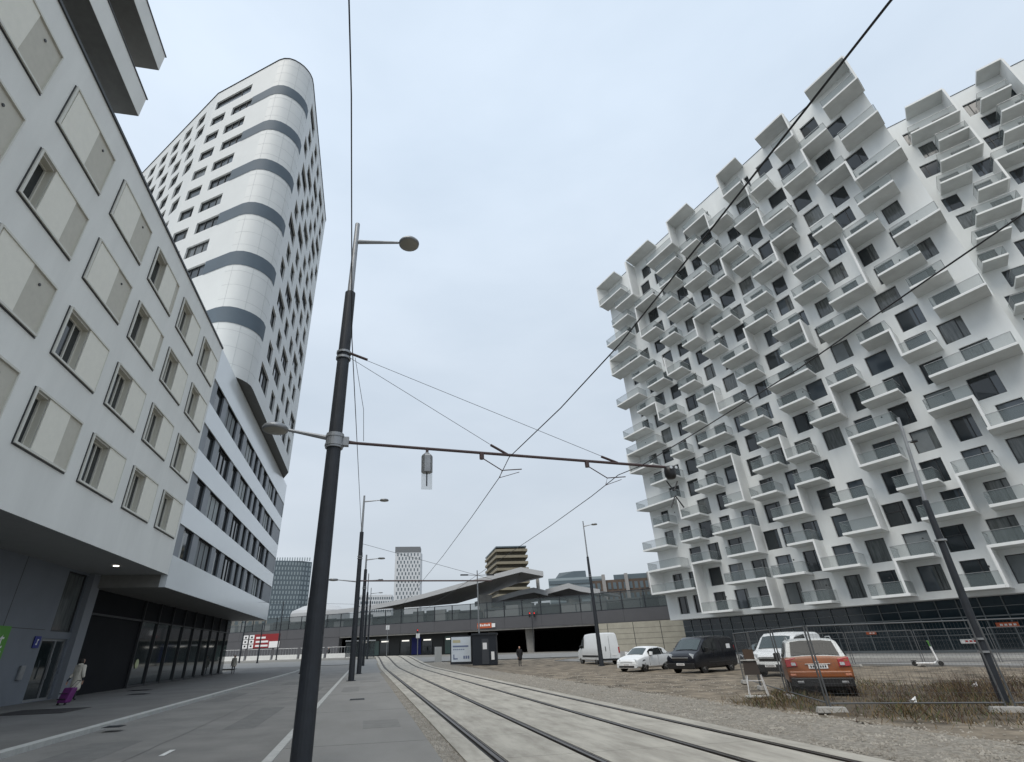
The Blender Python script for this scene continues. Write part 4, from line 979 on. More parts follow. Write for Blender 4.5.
for y in (12.4, 19, 26.5, 34, 43): q.box(-1.45, 1.35, y, y+.025, -.02, .003)
struct('footway_patch', q, mat('footway_patch', (.19,.185,.175), .95, noise=.12, nscale=3, bump=.4, bscale=80))
q = MB()
for x0, seed in ((-4.4, 1),):
    r_ = random.Random(seed); y = 9; x = x0
    while y < 60:
        nx = x0+r_.uniform(-.03, .03); ny = y+r_.uniform(.8, 1.6); q.quad([(x, y, -.0955), (x+.012, y, -.0955), (nx+.012, ny, -.0955), (nx, ny, -.0955)]); x, y = nx, ny
struct('road_crack', q, mat('crack_tar', (.03,.03,.03), .8))
for (x, y, w, l, la) in ((-6.6, 18.0, .45, .45, 'small square drain grate at the left kerb of the road'), (-11.6, 24.6, 2.4, 2.2, 'large dark square hatch in the pavement near the left edge'), (-11.5, 33.5, .9, .9, 'dark round-cornered hatch in the pavement behind the suitcase'), (-12.9, 37.6, 1.1, .9, 'farthest small dark hatch in the left pavement'), (-.2, 23.4, .6, .6, 'small light manhole cover in the central footway')):
    t = thing('manhole_cover', la, 'manhole', (x, y, .004)); MB().box(-w/2, w/2, -l/2, l/2, 0, .008).build('cover', mat('hatch_dark', (.035,.03,.028), .7) if x < -2 else patch_m, t); q = MB()
    for k in range(5): q.box(-w*.45, w*.45, -l*.4+k*l*.19, -l*.4+k*l*.19+.03, .008, .014)
    q.build('ribs', steel, t)

# ---------------------------------------------------------------- vehicles: one lofted shell routed into body, windows and screens
def lerp(a, b, t): return a+(b-a)*t
def vehicle(name, label, cat, loc, rz, st, paint, wheels, wr, group=None, roof=None, glass_spans=(), side_from=(3, 4), ws=None, rw=None, lower=black_m, extras=None, lowz=.45, blind_side=False):
    """st: stations front->rear (x, half width low, half width belt, z bottom, z belt, z roof, half width roof).
    ring: bottom, sill, mid side, belt, window top, roof edge, roof centre"""
    t = thing(name, label, cat, loc, rz, group)
    rings = []
    for (x, wl, wb, zb, zl, zr, wr_) in st:
        rings.append([(x, 0, zb), (x, wl*.86, zb), (x, wl, zb+.10), (x, (wl+wb)/2+.02, lerp(zb, zl, .55)), (x, wb, zl-.03), (x, lerp(wb, wr_, .08), zl+.01), (x, lerp(wb, wr_, .88), lerp(zl, zr, .86)), (x, wr_*.9, zr-.015), (x, wr_*.5, zr+.01), (x, 0, zr+.02)])
    body, win, wsc, rwc = MB(), MB(), MB(), MB()
    n = len(rings[0]); 
    def add(mb, pts, off):
        for s in (1, -1):
            q = [Vector((p[0], p[1]*s, p[2])) for p in pts]
            if off:
                nn = (q[1]-q[0]).cross(q[2]-q[0])
                if nn.length < 1e-6: nn = (q[2]-q[0]).cross(q[3]-q[0])
                nn.normalize(); c = sum(q, Vector())/4
                if nn.dot(c-Vector((c.x, 0, .8))) < 0: nn = -nn
                q = [p+nn*off for p in q]
            mb.quad(q if s == 1 else q[::-1])
    for i in range(len(rings)-1):
        for j in range(n-1):
            P = [rings[i][j], rings[i+1][j], rings[i+1][j+1], rings[i][j+1]]
            add(body, P, 0)
    for e, rev in ((0, False), (-1, True)):
        r_ = rings[e]; pts = [Vector(p) for p in r_]+[Vector((p[0], -p[1], p[2])) for p in r_[-2:0:-1]]
        body.quad(pts)
    ob = body.build('body', [paint, roof[0]] if roof else paint, t, smooth=True)
    if roof:
        for p_ in ob.data.polygons:
            if p_.center.z > roof[1]: p_.material_index = 1
    me = ob.data; bm = bmesh.new(); bm.from_mesh(me); bmesh.ops.remove_doubles(bm, verts=bm.verts, dist=.001); bmesh.ops.recalc_face_normals(bm, faces=bm.faces)
    for e in bm.edges: e.smooth = e.calc_face_angle(0) < R(32) if len(e.link_faces) == 2 else False
    bm.to_mesh(me); bm.free()
    # side windows: inset quads on the greenhouse
    def side_pane(i0, t0, i1, t1, inset=.05):
        q = []
        for (i, tt, j) in ((i0, t0, 5), (i1, t1, 5), (i1, t1, 6), (i0, t0, 6)):
            a, b = Vector(rings[i][j]), Vector(rings[min(i+1, len(rings)-1)][j]); q.append(a.lerp(b, tt))
        low, high = q[0].lerp(q[3], inset), q[1].lerp(q[2], inset); q = [low, high, q[2], q[3]]
        for s in (1, -1):
            m_ = MB(); m_.quad([Vector((p.x, (p.y+.03)*s, p.z)) for p in q]); m_.build('side_window', rear_glass, t)
    for g_ in glass_spans: side_pane(*g_)
    def screen(i0, i1, nm, k0=.06, k1=.94, m=car_glass):
        q = []
        A0, A1, B0, B1 = [Vector(rings[i0][j]) for j in (7, 9)]+[Vector(rings[i1][j]) for j in (7, 9)]
        m_ = MB()
        def row(k): 
            e = A0.lerp(B0, k); c_ = A1.lerp(B1, k); e.y *= .94; return [Vector((e.x, -e.y, e.z)), Vector(((e.x+c_.x)/2, -e.y*.5, c_.z-.0)), Vector((c_.x, 0, c_.z)), Vector(((e.x+c_.x)/2, e.y*.5, c_.z)), e]
        r0, r1 = row(k0), row(k1); up = (B0-A0).cross(Vector((0,1,0))).normalized(); up = up if up.z > 0 else -up
        for a in range(4): m_.quad([r0[a]+up*.02, r0[a+1]+up*.02, r1[a+1]+up*.02, r1[a]+up*.02])
        return m_.build(nm, m, t)
    if ws: screen(*ws, 'windscreen')
    if rw: screen(*rw, 'rear_window', m=rear_glass)
    for (x, y) in wheels:
        w = MB(); s = 1 if y > 0 else -1
        prof = [(wr*.6, -.11), (wr*.93, -.11), (wr, -.07), (wr, .07), (wr*.93, .11), (wr*.6, .11)]
        w.lathe(prof, 28, (x, y, wr), 0, 'y'); wo_ = w.build('wheel', tyre_m, t)
        r_ = MB(); r_.lathe([(wr*.62, .095*s), (wr*.6, .115*s), (wr*.5, .09*s)], 24, (x, y, wr), 0, 'y')
        for k in range(5):
            a = 2*math.pi*k/5; ca, sa = math.cos(a), math.sin(a)
            r_.obox((x-sa*.03, y+.095*s, wr+ca*.03), (sa*.06, 0, -ca*.06), (0, .03*s, 0), (ca*wr*.58, 0, sa*wr*.58))
        r_.build('rim', rim_m, wo_)
        arch = MB(); arch.lathe([(wr*1.13, 0), (wr*1.13, .03)], 28, (x, y+(.085*s if s > 0 else -.115), wr), 0, 'y'); arch.build('wheel_arch', black_m, t)
    if extras: extras(t)
    return t
def bx(t, name, m, *a, bevel=.012): return MB().box(*a).build(name, m, t, bevel=bevel)
def face_van(t, xf, w, zb, grille=(.75, 1.0), lamp=(.8, 1.02), plate=.5, chrome=True, bump=black_m):
    bx(t, 'bumper', bump, xf-.03, xf+.10, -w*.96, w*.96, zb, zb+.32, bevel=.04)
    bx(t, 'grille', black_m, xf-.005, xf+.06, -w*.55, w*.55, grille[0], grille[1])
    if chrome: bx(t, 'grille_bar', alu, xf-.02, xf+.05, -w*.6, w*.6, (grille[0]+grille[1])/2+.03, (grille[0]+grille[1])/2+.07)
    for s in (-1, 1):
        q = MB(); y0, y1 = sorted((s*w*.60, s*w*.95)); q.hexa([(xf-.01,y0,lamp[0]),(xf+.30,y0,lamp[0]),(xf+.30,y1,lamp[0]),(xf+(.16),y1,lamp[0])], [(xf+.0,y0,lamp[1]),(xf+.30,y0,lamp[1]),(xf+.34,y1,lamp[1]+.06),(xf+.2,y1,lamp[1]+.06)]); q.build('headlight', lamp_glass, t)
    bx(t, 'number_plate', white_m, xf-.045, xf-.03, -.26, .26, plate, plate+.11, bevel=0)
    q = MB()
    for k in range(6): q.box(xf-.05, xf-.046, -.2+k*.07, -.16+k*.07, plate+.025, plate+.085)
    q.build('plate_mark', black_m, t)
def mirrors(t, x, y, z, m):
    for s in (-1, 1):
        q = MB(); y0, y1 = sorted((s*y, s*(y+.22))); q.hexa([(x,y0,z),(x+.12,y0,z),(x+.12,y1,z),(x,y1,z)], [(x+.02,y0,z+.2),(x+.13,y0,z+.2),(x+.13,y1,z+.22),(x+.02,y1,z+.22)]); q.build('wing_mirror', m, t, bevel=.02)
# local x: 0 = front, positive to the rear; the empty's -x axis is the heading
def rot_for(az): return math.atan2(math.cos(R(az)), math.sin(R(az)))+math.pi      # azimuth of heading -> rz (front at -x)
VAN = lambda L, H, W: [(0, W*.42, W*.42, .30, .72, .80, W*.40), (.06, W*.48, W*.475, .22, .80, .90, W*.44), (.35, W*.5, W*.5, .22, .98, 1.08, W*.46), (.78, W*.5, W*.5, .22, 1.06, 1.18, W*.46), (1.62, W*.5, W*.5, .22, 1.14, H-.16, W*.43), (2.0, W*.5, W*.5, .22, 1.14, H-.04, W*.44), (L*.55, W*.5, W*.5, .22, 1.14, H, W*.45), (L-.35, W*.5, W*.5, .22, 1.14, H-.01, W*.45), (L-.04, W*.49, W*.49, .26, 1.12, H-.06, W*.44), (L, W*.47, W*.47, .32, 1.10, H-.14, W*.42)]
def van_extra(paint, side=True, W=1.94, L=4.95, H=1.95, badge=None):
    def f(t):
        face_van(t, .0, W/2*.95, .22, (.66, .86), (.78, .98), .42)
        mirrors(t, 1.35, W/2, 1.12, black_m)
        for s in (-1, 1):
            y = s*(W/2+.006)
            q = MB(); q.box(1.5, L-.8, y-.012, y+.012, .52, .60); q.build('side_rub_strip', black_m, t)
            q = MB(); q.box(2.25, 2.262, y-.01, y+.01, .35, 1.72); q.box(3.4, 3.412, y-.01, y+.01, .35, 1.72); q.build('door_seam', black_m, t)
            bx(t, 'door_handle', black_m, 2.05, 2.2, y-.02, y+.02, 1.02, 1.06)
        for s in (-1, 1): bx(t, 'tail_light', red_lamp, L-.03, L+.02, min(s*W*.42, s*W*.48), max(s*W*.42, s*W*.48), .85, 1.4)
        if badge: badge(t)
    return f
def put(az, cx, cy, L):  # centre position -> location of the front
    h = Vector((math.sin(R(az)), math.cos(R(az)), 0)); p = Vector((cx, cy, 0))+h*(L/2); return (p.x, p.y, -.03)
vgl = ((3, .45, 4, .0, .02), (4, .05, 5, .95, .05))
def badges(t):
    MB().box(3.95, 4.4, .95, .96, 1.25, 1.5).build('side_sticker', white_m, t); MB().box(3.95, 4.4, -.96, -.95, 1.25, 1.5).build('side_sticker', white_m, t)
    q = MB()
    for k in range(7): q.box(2.55+k*.17, 2.65+k*.17, .975, .985, .72, .82).box(2.55+k*.17, 2.65+k*.17, -.985, -.975, .72, .82)
    q.build('side_lettering', mat('dim_print', (.22,.24,.28), .5), t)
    MB().box(.45, .7, -.25, .2, 1.103, 1.112).build('bonnet_sticker', white_m, t)
vehicle('black_van', 'black panel van with small white stickers, parked right of the white hatchback', 'van', put(243, 20.9, 33.0, 4.97), rot_for(243), VAN(4.97, 1.96, 1.94), car_black, [(.95,.84),(.95,-.84),(4.05,.84),(4.05,-.84)], .33, None, None, vgl, ws=(3, 4), extras=van_extra(car_black, badge=badges))
vehicle('white_panel_van', 'white panel van with black bumper parked behind the orange car', 'van', put(241, 22.4, 27.2, 5.2), rot_for(241), VAN(5.2, 1.98, 1.94), car_white, [(.95,.84),(.95,-.84),(4.2,.84),(4.2,-.84)], .33, None, None, vgl, ws=(3, 4), extras=van_extra(car_white, L=5.2))
# tall delivery van seen from behind
TALL = [(0, .80, .80, .40, .95, 1.0, .78), (.08, .93, .92, .3, 1.1, 1.2, .86), (.7, .99, .99, .3, 1.25, 1.42, .90), (1.5, 1.0, 1.0, .3, 1.35, 2.35, .82), (2.0, 1.0, 1.0, .3, 1.35, 2.62, .84), (3.2, 1.0, 1.0, .3, 1.35, 2.68, .86), (5.6, 1.0, 1.0, .3, 1.35, 2.67, .86), (5.9, .99, .99, .32, 1.35, 2.6, .84), (5.95, .97, .97, .36, 1.35, 2.5, .80)]
def tall_extra(t):
    face_van(t, 0, .92, .3, (.8, 1.0), (.9, 1.15), .5); mirrors(t, 1.2, .98, 1.4, black_m)
    for s in (-1, 1):
        bx(t, 'tail_light', red_lamp, 5.9, 5.99, min(s*.86, s*.985), max(s*.86, s*.985), .95, 1.45)
        bx(t, 'side_rub_strip', black_m, 1.4, 5.4, min(s*.99,s*1.02), max(s*.99,s*1.02), .6, .78)
    bx(t, 'rear_step', black_m, 5.9, 6.05, -.9, .9, .34, .5); q = MB(); q.box(5.955, 5.965, -.01, .01, .5, 2.4); q.box(5.955,5.965,-.45,-.38,1.1,1.5); q.build('door_seam', black_m, t)
    bx(t, 'number_plate', white_m, 5.96, 5.975, .15, .65, .75, .87, bevel=0)
vehicle('white_delivery_van', 'tall white delivery van seen from behind, beside the dark lamp mast', 'van', put(0, 22.8, 53.9, 5.95), rot_for(0), TALL, car_white, [(1.0,.88),(1.0,-.88),(4.8,.88),(4.8,-.88)], .36, None, None, ((2, .5, 3, .0, .02), (3, .1, 3, .95, .05)), ws=(2, 3), extras=tall_extra)
HATCH = [(0, .66, .66, .32, .56, .60, .60), (.08, .80, .79, .22, .64, .70, .72), (.5, .87, .87, .2, .76, .84, .74), (1.08, .88, .87, .2, .86, .95, .72), (1.85, .88, .87, .2, .92, 1.38, .65), (2.3, .88, .88, .2, .93, 1.47, .67), (3.1, .88, .88, .2, .95, 1.46, .66), (3.8, .87, .87, .22, .97, 1.37, .64), (4.12, .85, .83, .26, .96, 1.03, .68), (4.2, .80, .78, .34, .88, .93, .64)]
def hatch_extra(t):
    face_van(t, .0, .80, .2, (.40, .56), (.58, .70), .36, True, mat('bumper_white', (.62,.64,.65), .35)); mirrors(t, 1.55, .86, .94, car_white)
    bx(t, 'air_intake', black_m, -.035, .05, -.6, .6, .24, .36)
    for s in (-1, 1):
        q = MB(); y = s*.893; q.box(1.45, 1.46, y-.006, y+.006, .35, .92); q.box(2.55, 2.56, y-.006, y+.006, .35, .92); q.build('door_seam', black_m, t)
vehicle('white_hatchback', 'small white hatchback parked between the delivery van and the black van', 'car', put(240, 19.1, 37.3, 4.2), rot_for(240), HATCH, car_white, [(.85,.77),(.85,-.77),(3.4,.77),(3.4,-.77)], .33, None, None, ((3, .6, 4, .1, .03), (4, .1, 6, .0, .06), (6, .08, 7, .6, .1)), ws=(3, 4), rw=(7, 8), extras=hatch_extra)
vehicle('dark_hatchback', 'dark hatchback half hidden behind the black van', 'car', put(245, 28.6, 37.2, 4.2), rot_for(245), HATCH, car_dark, [(.85,.76),(.85,-.76),(3.4,.76),(3.4,-.76)], .31, None, None, ((4, .1, 6, .0, .06),), ws=(3, 4), rw=(7, 8), extras=lambda t: (face_van(t, 0, .8, .2, (.4,.56), (.58,.7), .36), mirrors(t, 1.55, .86, .94, black_m)))
SUV = [(0, .70, .70, .38, .72, .78, .62), (.08, .84, .83, .30, .84, .92, .74), (.6, .88, .88, .27, .93, 1.03, .76), (1.15, .89, .88, .27, 1.0, 1.08, .74), (1.85, .89, .88, .30, 1.05, 1.55, .68), (2.3, .89, .88, .30, 1.06, 1.63, .70), (3.4, .89, .88, .30, 1.09, 1.63, .70), (3.9, .88, .88, .36, 1.10, 1.58, .68), (4.12, .88, .87, .44, 1.08, 1.13, .80), (4.17, .86, .85, .50, 1.0, 1.04, .78)]
white_roof = mat('white_roof_paint', (.55,.57,.57), .35)
def suv_extra(t):
    mirrors(t, 1.5, .88, 1.0, black_m)
    for s in (-1, 1):
        MB().tube([(2.15, s*.62, 1.6), (2.3, s*.62, 1.68), (3.5, s*.62, 1.68), (3.7, s*.62, 1.6)], .016, 8).build('roof_rail', alu, t)
        q = MB(); y0, y1 = sorted((s*.56, s*.87)); q.hexa([(3.95,y0,.84),(4.20,y0,.84),(4.20,y1,.86),(3.9,y1,.86)], [(3.95,y0,1.06),(4.19,y0,1.06),(4.14,y1,1.11),(3.88,y1,1.11)]); q.build('tail_light', red_lamp, t, bevel=.015)
        q = MB(); y0, y1 = sorted((s*.60, s*.72)); q.box(4.19, 4.215, y0, y1, .89, .97); q.build('reversing_lamp', lamp_glass, t)
        y0, y1 = sorted((s*.5, s*.68)); bx(t, 'exhaust_trim', galv, 4.18, 4.24, y0, y1, .40, .47)
        y0, y1 = sorted((s*.66, s*.82)); bx(t, 'reflector', mat('reflector', (.5,.2,.12), .3), 4.20, 4.225, y0, y1, .60, .66)
    bx(t, 'bumper', car_orange, 4.05, 4.21, -.85, .85, .55, .74, bevel=.04)
    bx(t, 'lower_bumper', black_m, 4.0, 4.20, -.84, .84, .30, .56, bevel=.03)
    bx(t, 'number_plate', white_m, 4.178, 4.19, -.26, .26, .80, .91, bevel=0)
    q = MB()
    for k in range(7): q.box(4.19, 4.194, -.21+k*.065, -.17+k*.065, .825, .885)
    q.build('plate_mark', black_m, t); bx(t, 'badge', alu, 4.16, 4.185, -.05, .05, .95, 1.0); bx(t, 'tailgate_handle', alu, 4.175, 4.2, -.35, .35, .915, .935)
    MB().tube([(4.13, .0, 1.18), (4.06, .3, 1.28)], .012, 6).build('wiper', black_m, t)
    bx(t, 'underbody', black_m, .5, 3.9, -.7, .7, .2, .4)
suv = vehicle('orange_car', 'orange compact off-roader with white roof, rear towards the camera behind the wire fence', 'car', (0,0,0), 0, SUV, car_orange, [(.82,.76),(.82,-.76),(3.35,.76),(3.35,-.76)], .345, None, (white_roof, 1.19), ((3, .6, 4, .1, .03), (4, .1, 6, .0, .06), (6, .08, 7, .5, .1)), ws=(3, 4), rw=(8, 7), extras=suv_extra)
suv.location = put(37, 15.2, 17.5, 4.17); suv.rotation_euler[2] = rot_for(37)

# ---------------------------------------------------------------- wire fence panels
def fence_panel(a, b, label, group, feet=(True, True), hgt=1.93):
    a = Vector((*a, -.02)); b = Vector((*b, -.02)); L_ = (b-a).length; ang = math.atan2(b.y-a.y, b.x-a.x)
    t = thing('fence_panel', label, 'fence', tuple(a), ang, group)
    q = MB()
    for x in (0.03, L_-.03): q.tube([(x,0,.1),(x,0,hgt)], .021, 8)
    for z in (.2, hgt-.02): q.tube([(.03,0,z),(L_-.03,0,z)], .017, 8)
    q.build('frame', fence_m, t)
    w = MB(); x = .12
    while x < L_-.05: w.box(x, x+.0025, -.002, .001, .2, hgt); x += .075
    z = .4
    while z < hgt-.1: w.box(.03, L_-.03, -.004, 0, z, z+.0035); z += .22
    w.build('wire_mesh', fence_m, t)
    for i, fx in enumerate((0.03, L_-.03)):
        if feet[i]:
            m_ = MB(); m_.hexa([(fx-.34,-.12,0),(fx+.34,-.12,0),(fx+.34,.12,0),(fx-.34,.12,0)], [(fx-.3,-.09,.13),(fx+.3,-.09,.13),(fx+.3,.09,.13),(fx-.3,.09,.13)]); m_.build('foot', concrete_m, t, bevel=.02)
    return t
G1 = 'wire fence panels round the parking field'
fence_panel((11.3, 12.87), (14.52, 11.23), 'nearest wire fence panel, spanning the dry grass towards the right edge', G1)
fence_panel((11.38, 13.0), (12.9, 16.15), 'wire fence panel running back from the nearest foot, left of the orange car', G1, (False, True))
fence_panel((12.95, 16.3), (14.5, 19.5), 'wire fence panel between the white van and the orange car', G1, (False, True))
fence_panel((14.55, 19.6), (16.06, 22.6), 'wire fence panel ending beside the black van, with a small tag', G1, (False, True))
fence_panel((14.6, 11.15), (17.9, 9.8), 'wire fence panel cut by the right edge of the picture', G1, (False, True))
FA, FB = Vector((27.2, 33.2)), Vector((46.0, 19.5)); dF = (FB-FA).normalized()
for i in range(6):
    a = FA+dF*3.55*i; b = FA+dF*(3.55*i+3.5)
    fence_panel(tuple(a), tuple(b), 'far wire fence panel along the side street, '+('first', 'second', 'third', 'fourth', 'fifth', 'sixth')[i]+' from the left', 'far wire fence panels along the side street')
# signs on the glass ground floor
for (s, z, w, h, m, la) in ((22.9, 2.0, 1.5, .36, orange_m, 'long orange letting banner on the dark ground floor glass'), (25.8, .85, 1.6, .34, white_m, 'long pale banner low on the dark ground floor glass'), (34.1, 1.8, .95, .24, orange_m, 'tiny red plate on the ground floor glass behind the orange car')):
    t = thing('glass_banner', la, 'banner', tuple(PB(s, z, .15))); q = MB(); q.obox(Vector((0,0,0)), d1*w, -n1*.03, UP*h); q.build('panel', m, t)
    q = MB()
    for k in range(int(w/.3)-1): q.obox(d1*(.15+k*.3)+UP*h*.3-n1*.035, d1*.18, -n1*.01, UP*h*.4)
    q.build('lettering', red_m if m is white_m else white_m, t)

# ---------------------------------------------------------------- sign stand with stool-like legs
ss = thing('sign_stand', 'low folding stand with white tube legs and brown boards by the wire fence', 'stand', (12.62, 17.2, -.02), R(-25))
q = MB()
for s in (-.28, .28):
    q.tube([(s-.03,-.12,.02),(s*.72,.0,.62)], .014, 8); q.tube([(s+.03,-.02,.02),(s*.86,.06,.62)], .014, 8)
q.tube([(-.24,0,.45),(.24,0,.45)], .012, 6); q.build('leg', mat('white_tube', (.6,.6,.6), .5), ss)
MB().box(-.38, .38, -.18, .14, 0, .035).build('foot_board', mat('pale_board', (.45,.45,.43), .8), ss)
q = MB(); q.hexa([(-.26,-.02,.62),(.22,-.02,.62),(.22,.03,.62),(-.26,.03,.62)], [(-.22,.0,1.02),(.18,.0,1.02),(.18,.05,1.02),(-.22,.05,1.02)]); q.build('lower_board', mat('dark_board', (.05,.04,.035), .8), ss)
MB().box(-.3, .26, -.04, .0, 1.03, 1.06).build('cross_bar', mat('pale_board', (.45,.45,.43), .8), ss)
MB().box(-.16, .16, -.02, .02, 1.07, 1.36).build('upper_board', mat('brown_board', (.07,.045,.03), .8), ss)

# ---------------------------------------------------------------- electric scooter
es = thing('electric_scooter', 'white and green electric scooter standing on the side street kerb', 'scooter', (32.4, 28.4, .0), R(-38))
MB().box(-.55, .35, -.09, .09, .12, .19).build('deck', white_m, es, bevel=.02)
for x in (-.62, .62):
    w = MB().lathe([(.08, -.03), (.125, -.03), (.125, .03), (.08, .03)], 18, (x, 0, .125), 0, 'y').build('wheel', tyre_m, es)
q = MB(); q.tube([(.35,0,.17),(.52,0,.3),(.44,0,1.0)], .045, 8); q.build('stem', white_m, es); MB().tube([(.44,0,.95),(.40,0,1.28)], .03, 8).build('upper_stem', green_m, es)
MB().tube([(.40,-.26,1.26),(.38,0,1.3),(.40,.26,1.26)], .02, 8).build('handlebar', green_m, es); MB().box(-.75,-.5,-.07,.07,.25,.3).build('mudguard', black_m, es)

# ---------------------------------------------------------------- people
def skin_body(name, verts, edges, radii, m, parent, sub=2):
    me = bpy.data.meshes.new(name); me.from_pydata(verts, edges, []); ob = bpy.data.objects.new(name, me); C.objects.link(ob)
    sk = ob.modifiers.new('skin', 'SKIN'); sk.use_smooth_shade = True
    for i, r_ in enumerate(radii): me.skin_vertices[0].data[i].radius = (r_, r_) if not isinstance(r_, tuple) else r_
    me.skin_vertices[0].data[0].use_root = True
    ss_ = ob.modifiers.new('sub', 'SUBSURF'); ss_.levels = sub; ss_.render_levels = sub
    bpy.context.view_layer.update()
    m2_ = bpy.data.meshes.new_from_object(ob.evaluated_get(bpy.context.evaluated_depsgraph_get())); bpy.data.objects.remove(ob)
    m2_.materials.clear(); m2_.materials.append(m); o2 = bpy.data.objects.new(name, m2_); C.objects.link(o2); o2.parent = parent; return o2
def person(label, loc, rz, coat, coat_len=.62, hood=True, hgt=1.66, stride=.14, hair_c=hair_m, arm_back=False):
    k = hgt/1.70; t = thing('person', label, 'person', loc, rz)
    v = [(0,0,.95), (0,0,1.12), (0,0,1.36), (0,0,1.47), (0,.01,1.545), (0,.015,1.63),
         (.09,0,.90), (.10,stride*.5,.50), (.10,stride*.5-.09 if stride else 0,.09), (.10,stride*.5+.06,.04), (-.09,0,.90), (-.10,-stride*.3,.50), (-.10,-stride*1.2,.10), (-.10,-stride*1.2+.13,.04),
         (.18,0,1.38), (.235,-.03,1.12), (.25,.05,.88), (.25,.08,.80), (-.18,0,1.38), (-.235,.03,1.12), (-.25,-.04 if not arm_back else -.22,.88), (-.25,-.03 if not arm_back else -.28,.80)]
    e = [(0,1),(1,2),(2,3),(3,4),(4,5),(0,6),(6,7),(7,8),(8,9),(0,10),(10,11),(11,12),(12,13),(2,14),(14,15),(15,16),(16,17),(2,18),(18,19),(19,20),(20,21)]
    r_ = [(.14,.10),(.13,.095),(.15,.10),.06,.06,.09,.09,.062,.042,.04,.09,.062,.042,.04,.06,.045,.034,.035,.06,.045,.034,.035]
    v = [(x*k,y*k,z*k) for x,y,z in v]; r_ = [tuple(a*k for a in q) if isinstance(q, tuple) else q*k for q in r_]
    skin_body('body', v, e, r_, trouser_m, t)
    # head with face
    hd = MB(); prof = [(.001,-.125),(.045,-.115),(.066,-.07),(.078,-.01),(.08,.04),(.066,.09),(.035,.118),(.001,.125)]
    hd.lathe(prof, 16, (0, .015, 0)); hd.v = [(x*k, (y*1.12+.01)*k, (z+1.60)*k) for x, y, z in hd.v]; h_ = hd.build('head', skin_m, t, smooth=True)
    fn = MB(); fn.hexa([(-.014,.095,1.575),(.014,.095,1.575),(.012,.118,1.577),(-.012,.118,1.577)], [(-.008,.09,1.62),(.008,.09,1.62),(.006,.1,1.62),(-.006,.1,1.62)]); fn.v = [(x*k,y*k,z*k) for x,y,z in fn.v]; fn.build('nose', skin_m, h_)
    ey = MB()
    for s in (-1, 1): ey.box((s*.03-.012)*k, (s*.03+.012)*k, .094*k, .102*k, 1.615*k, 1.625*k)
    ey.box(-.022*k, .022*k, .094*k, .102*k, 1.545*k, 1.552*k); ey.build('face_features', hair_c, h_)
    hr = MB(); hr.lathe([(.001,-.02),(.088,-.10),(.094,-.02),(.092,.05),(.075,.1),(.04,.13),(.001,.138)], 16); hr.v = [(x*k, (y*1.1-.022)*k, (z+1.605)*k) for x, y, z in hr.v]; hr.build('hair', hair_c, t, smooth=True)
    # coat: one skinned shape with sleeves, flared hem
    zb = 1.36-coat_len
    cv = [(0,0,zb), (0,0,zb+.22), (0,0,1.12), (0,0,1.34), (0,0,1.45), (.19,0,1.39), (.25,-.03,1.12), (.265,.04,.92), (-.19,0,1.39), (-.25,.03,1.12), (-.265,-.04 if not arm_back else -.2,.92)]
    ce = [(0,1),(1,2),(2,3),(3,4),(3,5),(5,6),(6,7),(3,8),(8,9),(9,10)]
    cr_ = [(.27,.215),(.26,.2),(.22,.18),(.22,.16),(.12,.10),.11,.09,.07,.11,.09,.07]
    cv = [(x*k,y*k,z*k) for x,y,z in cv]; cr_ = [tuple(a*k for a in q) if isinstance(q, tuple) else q*k for q in cr_]
    skin_body('coat', cv, ce, cr_, coat, t)
    if hood:
        hm = MB(); hm.lathe([(.001,-.06),(.12,-.05),(.135,0),(.11,.06),(.05,.08),(.001,.08)], 14); hm.v = [(x*k, (y*.8-.05)*k, (z+1.46)*k) for x, y, z in hm.v]; hm.build('hood', coat, t, smooth=True)
    # hands with fingers
    for s, hx in ((1, v[17]), (-1, v[21])):
        hv = [(hx[0], hx[1], hx[2]), (hx[0], hx[1]+.01, hx[2]-.06)]; he = [(0,1)]; hr_ = [.028, .03]
        for f in range(4):
            b0 = len(hv); y = hx[1]-.03+f*.02; hv += [(hx[0], y, hx[2]-.10), (hx[0]-s*.012, y+.004, hx[2]-.145-.008*(f in (1,2)))]; he += [(1, b0), (b0, b0+1)]; hr_ += [.010, .008]
        b0 = len(hv); hv += [(hx[0]-s*.012, hx[1]+.045, hx[2]-.05), (hx[0]-s*.018, hx[1]+.06, hx[2]-.09)]; he += [(0, b0), (b0, b0+1)]; hr_ += [.012, .009]
        skin_body('hand', hv, he, hr_, skin_m, t, 1)
    return t
person('person in a long cream quilted coat walking away with a purple suitcase', (-13.25, 30.4, 0), R(-20), coat_w, 1.0, True, 1.68, arm_back=True)
sc = thing('suitcase', 'purple wheeled suitcase pulled by the person in the cream coat', 'suitcase', (-12.35, 27.7, 0), R(-20))
q = MB(); q.box(-.22, .22, -.14, .14, .08, .62); q.v = [(x, y-(z-.08)*.35*-1, z) for x, y, z in q.v]; q.build('shell', purple_m, sc, bevel=.04)
for s in (-.17, .17): MB().lathe([(.045,-.02),(.045,.02)], 12, (s, -.08, .045), 0, 'x').build('wheel', tyre_m, sc)
MB().tube([(-.09,.22,.6),(-.09,.48,.86)], .01, 6).tube([(.09,.22,.6),(.09,.48,.86)], .01, 6).tube([(-.09,.48,.86),(.09,.48,.86)], .015, 6).build('pull_handle', black_m, sc)
MB().box(-.2, .2, -.17, -.15, .2, .24).box(-.2,.2,-.13,-.11,.4,.43).build('strap', black_m, sc)
person('person in a pale knee-length coat standing at the far end of the left pavement', (-13.6, 64.6, .0), R(160), coat_w, .72, False, 1.7, .1)
person('person in a long black coat standing on the field right of the kiosk', (15.1, 55.2, -.03), R(190), coat_b, .85, True, 1.72, .05)
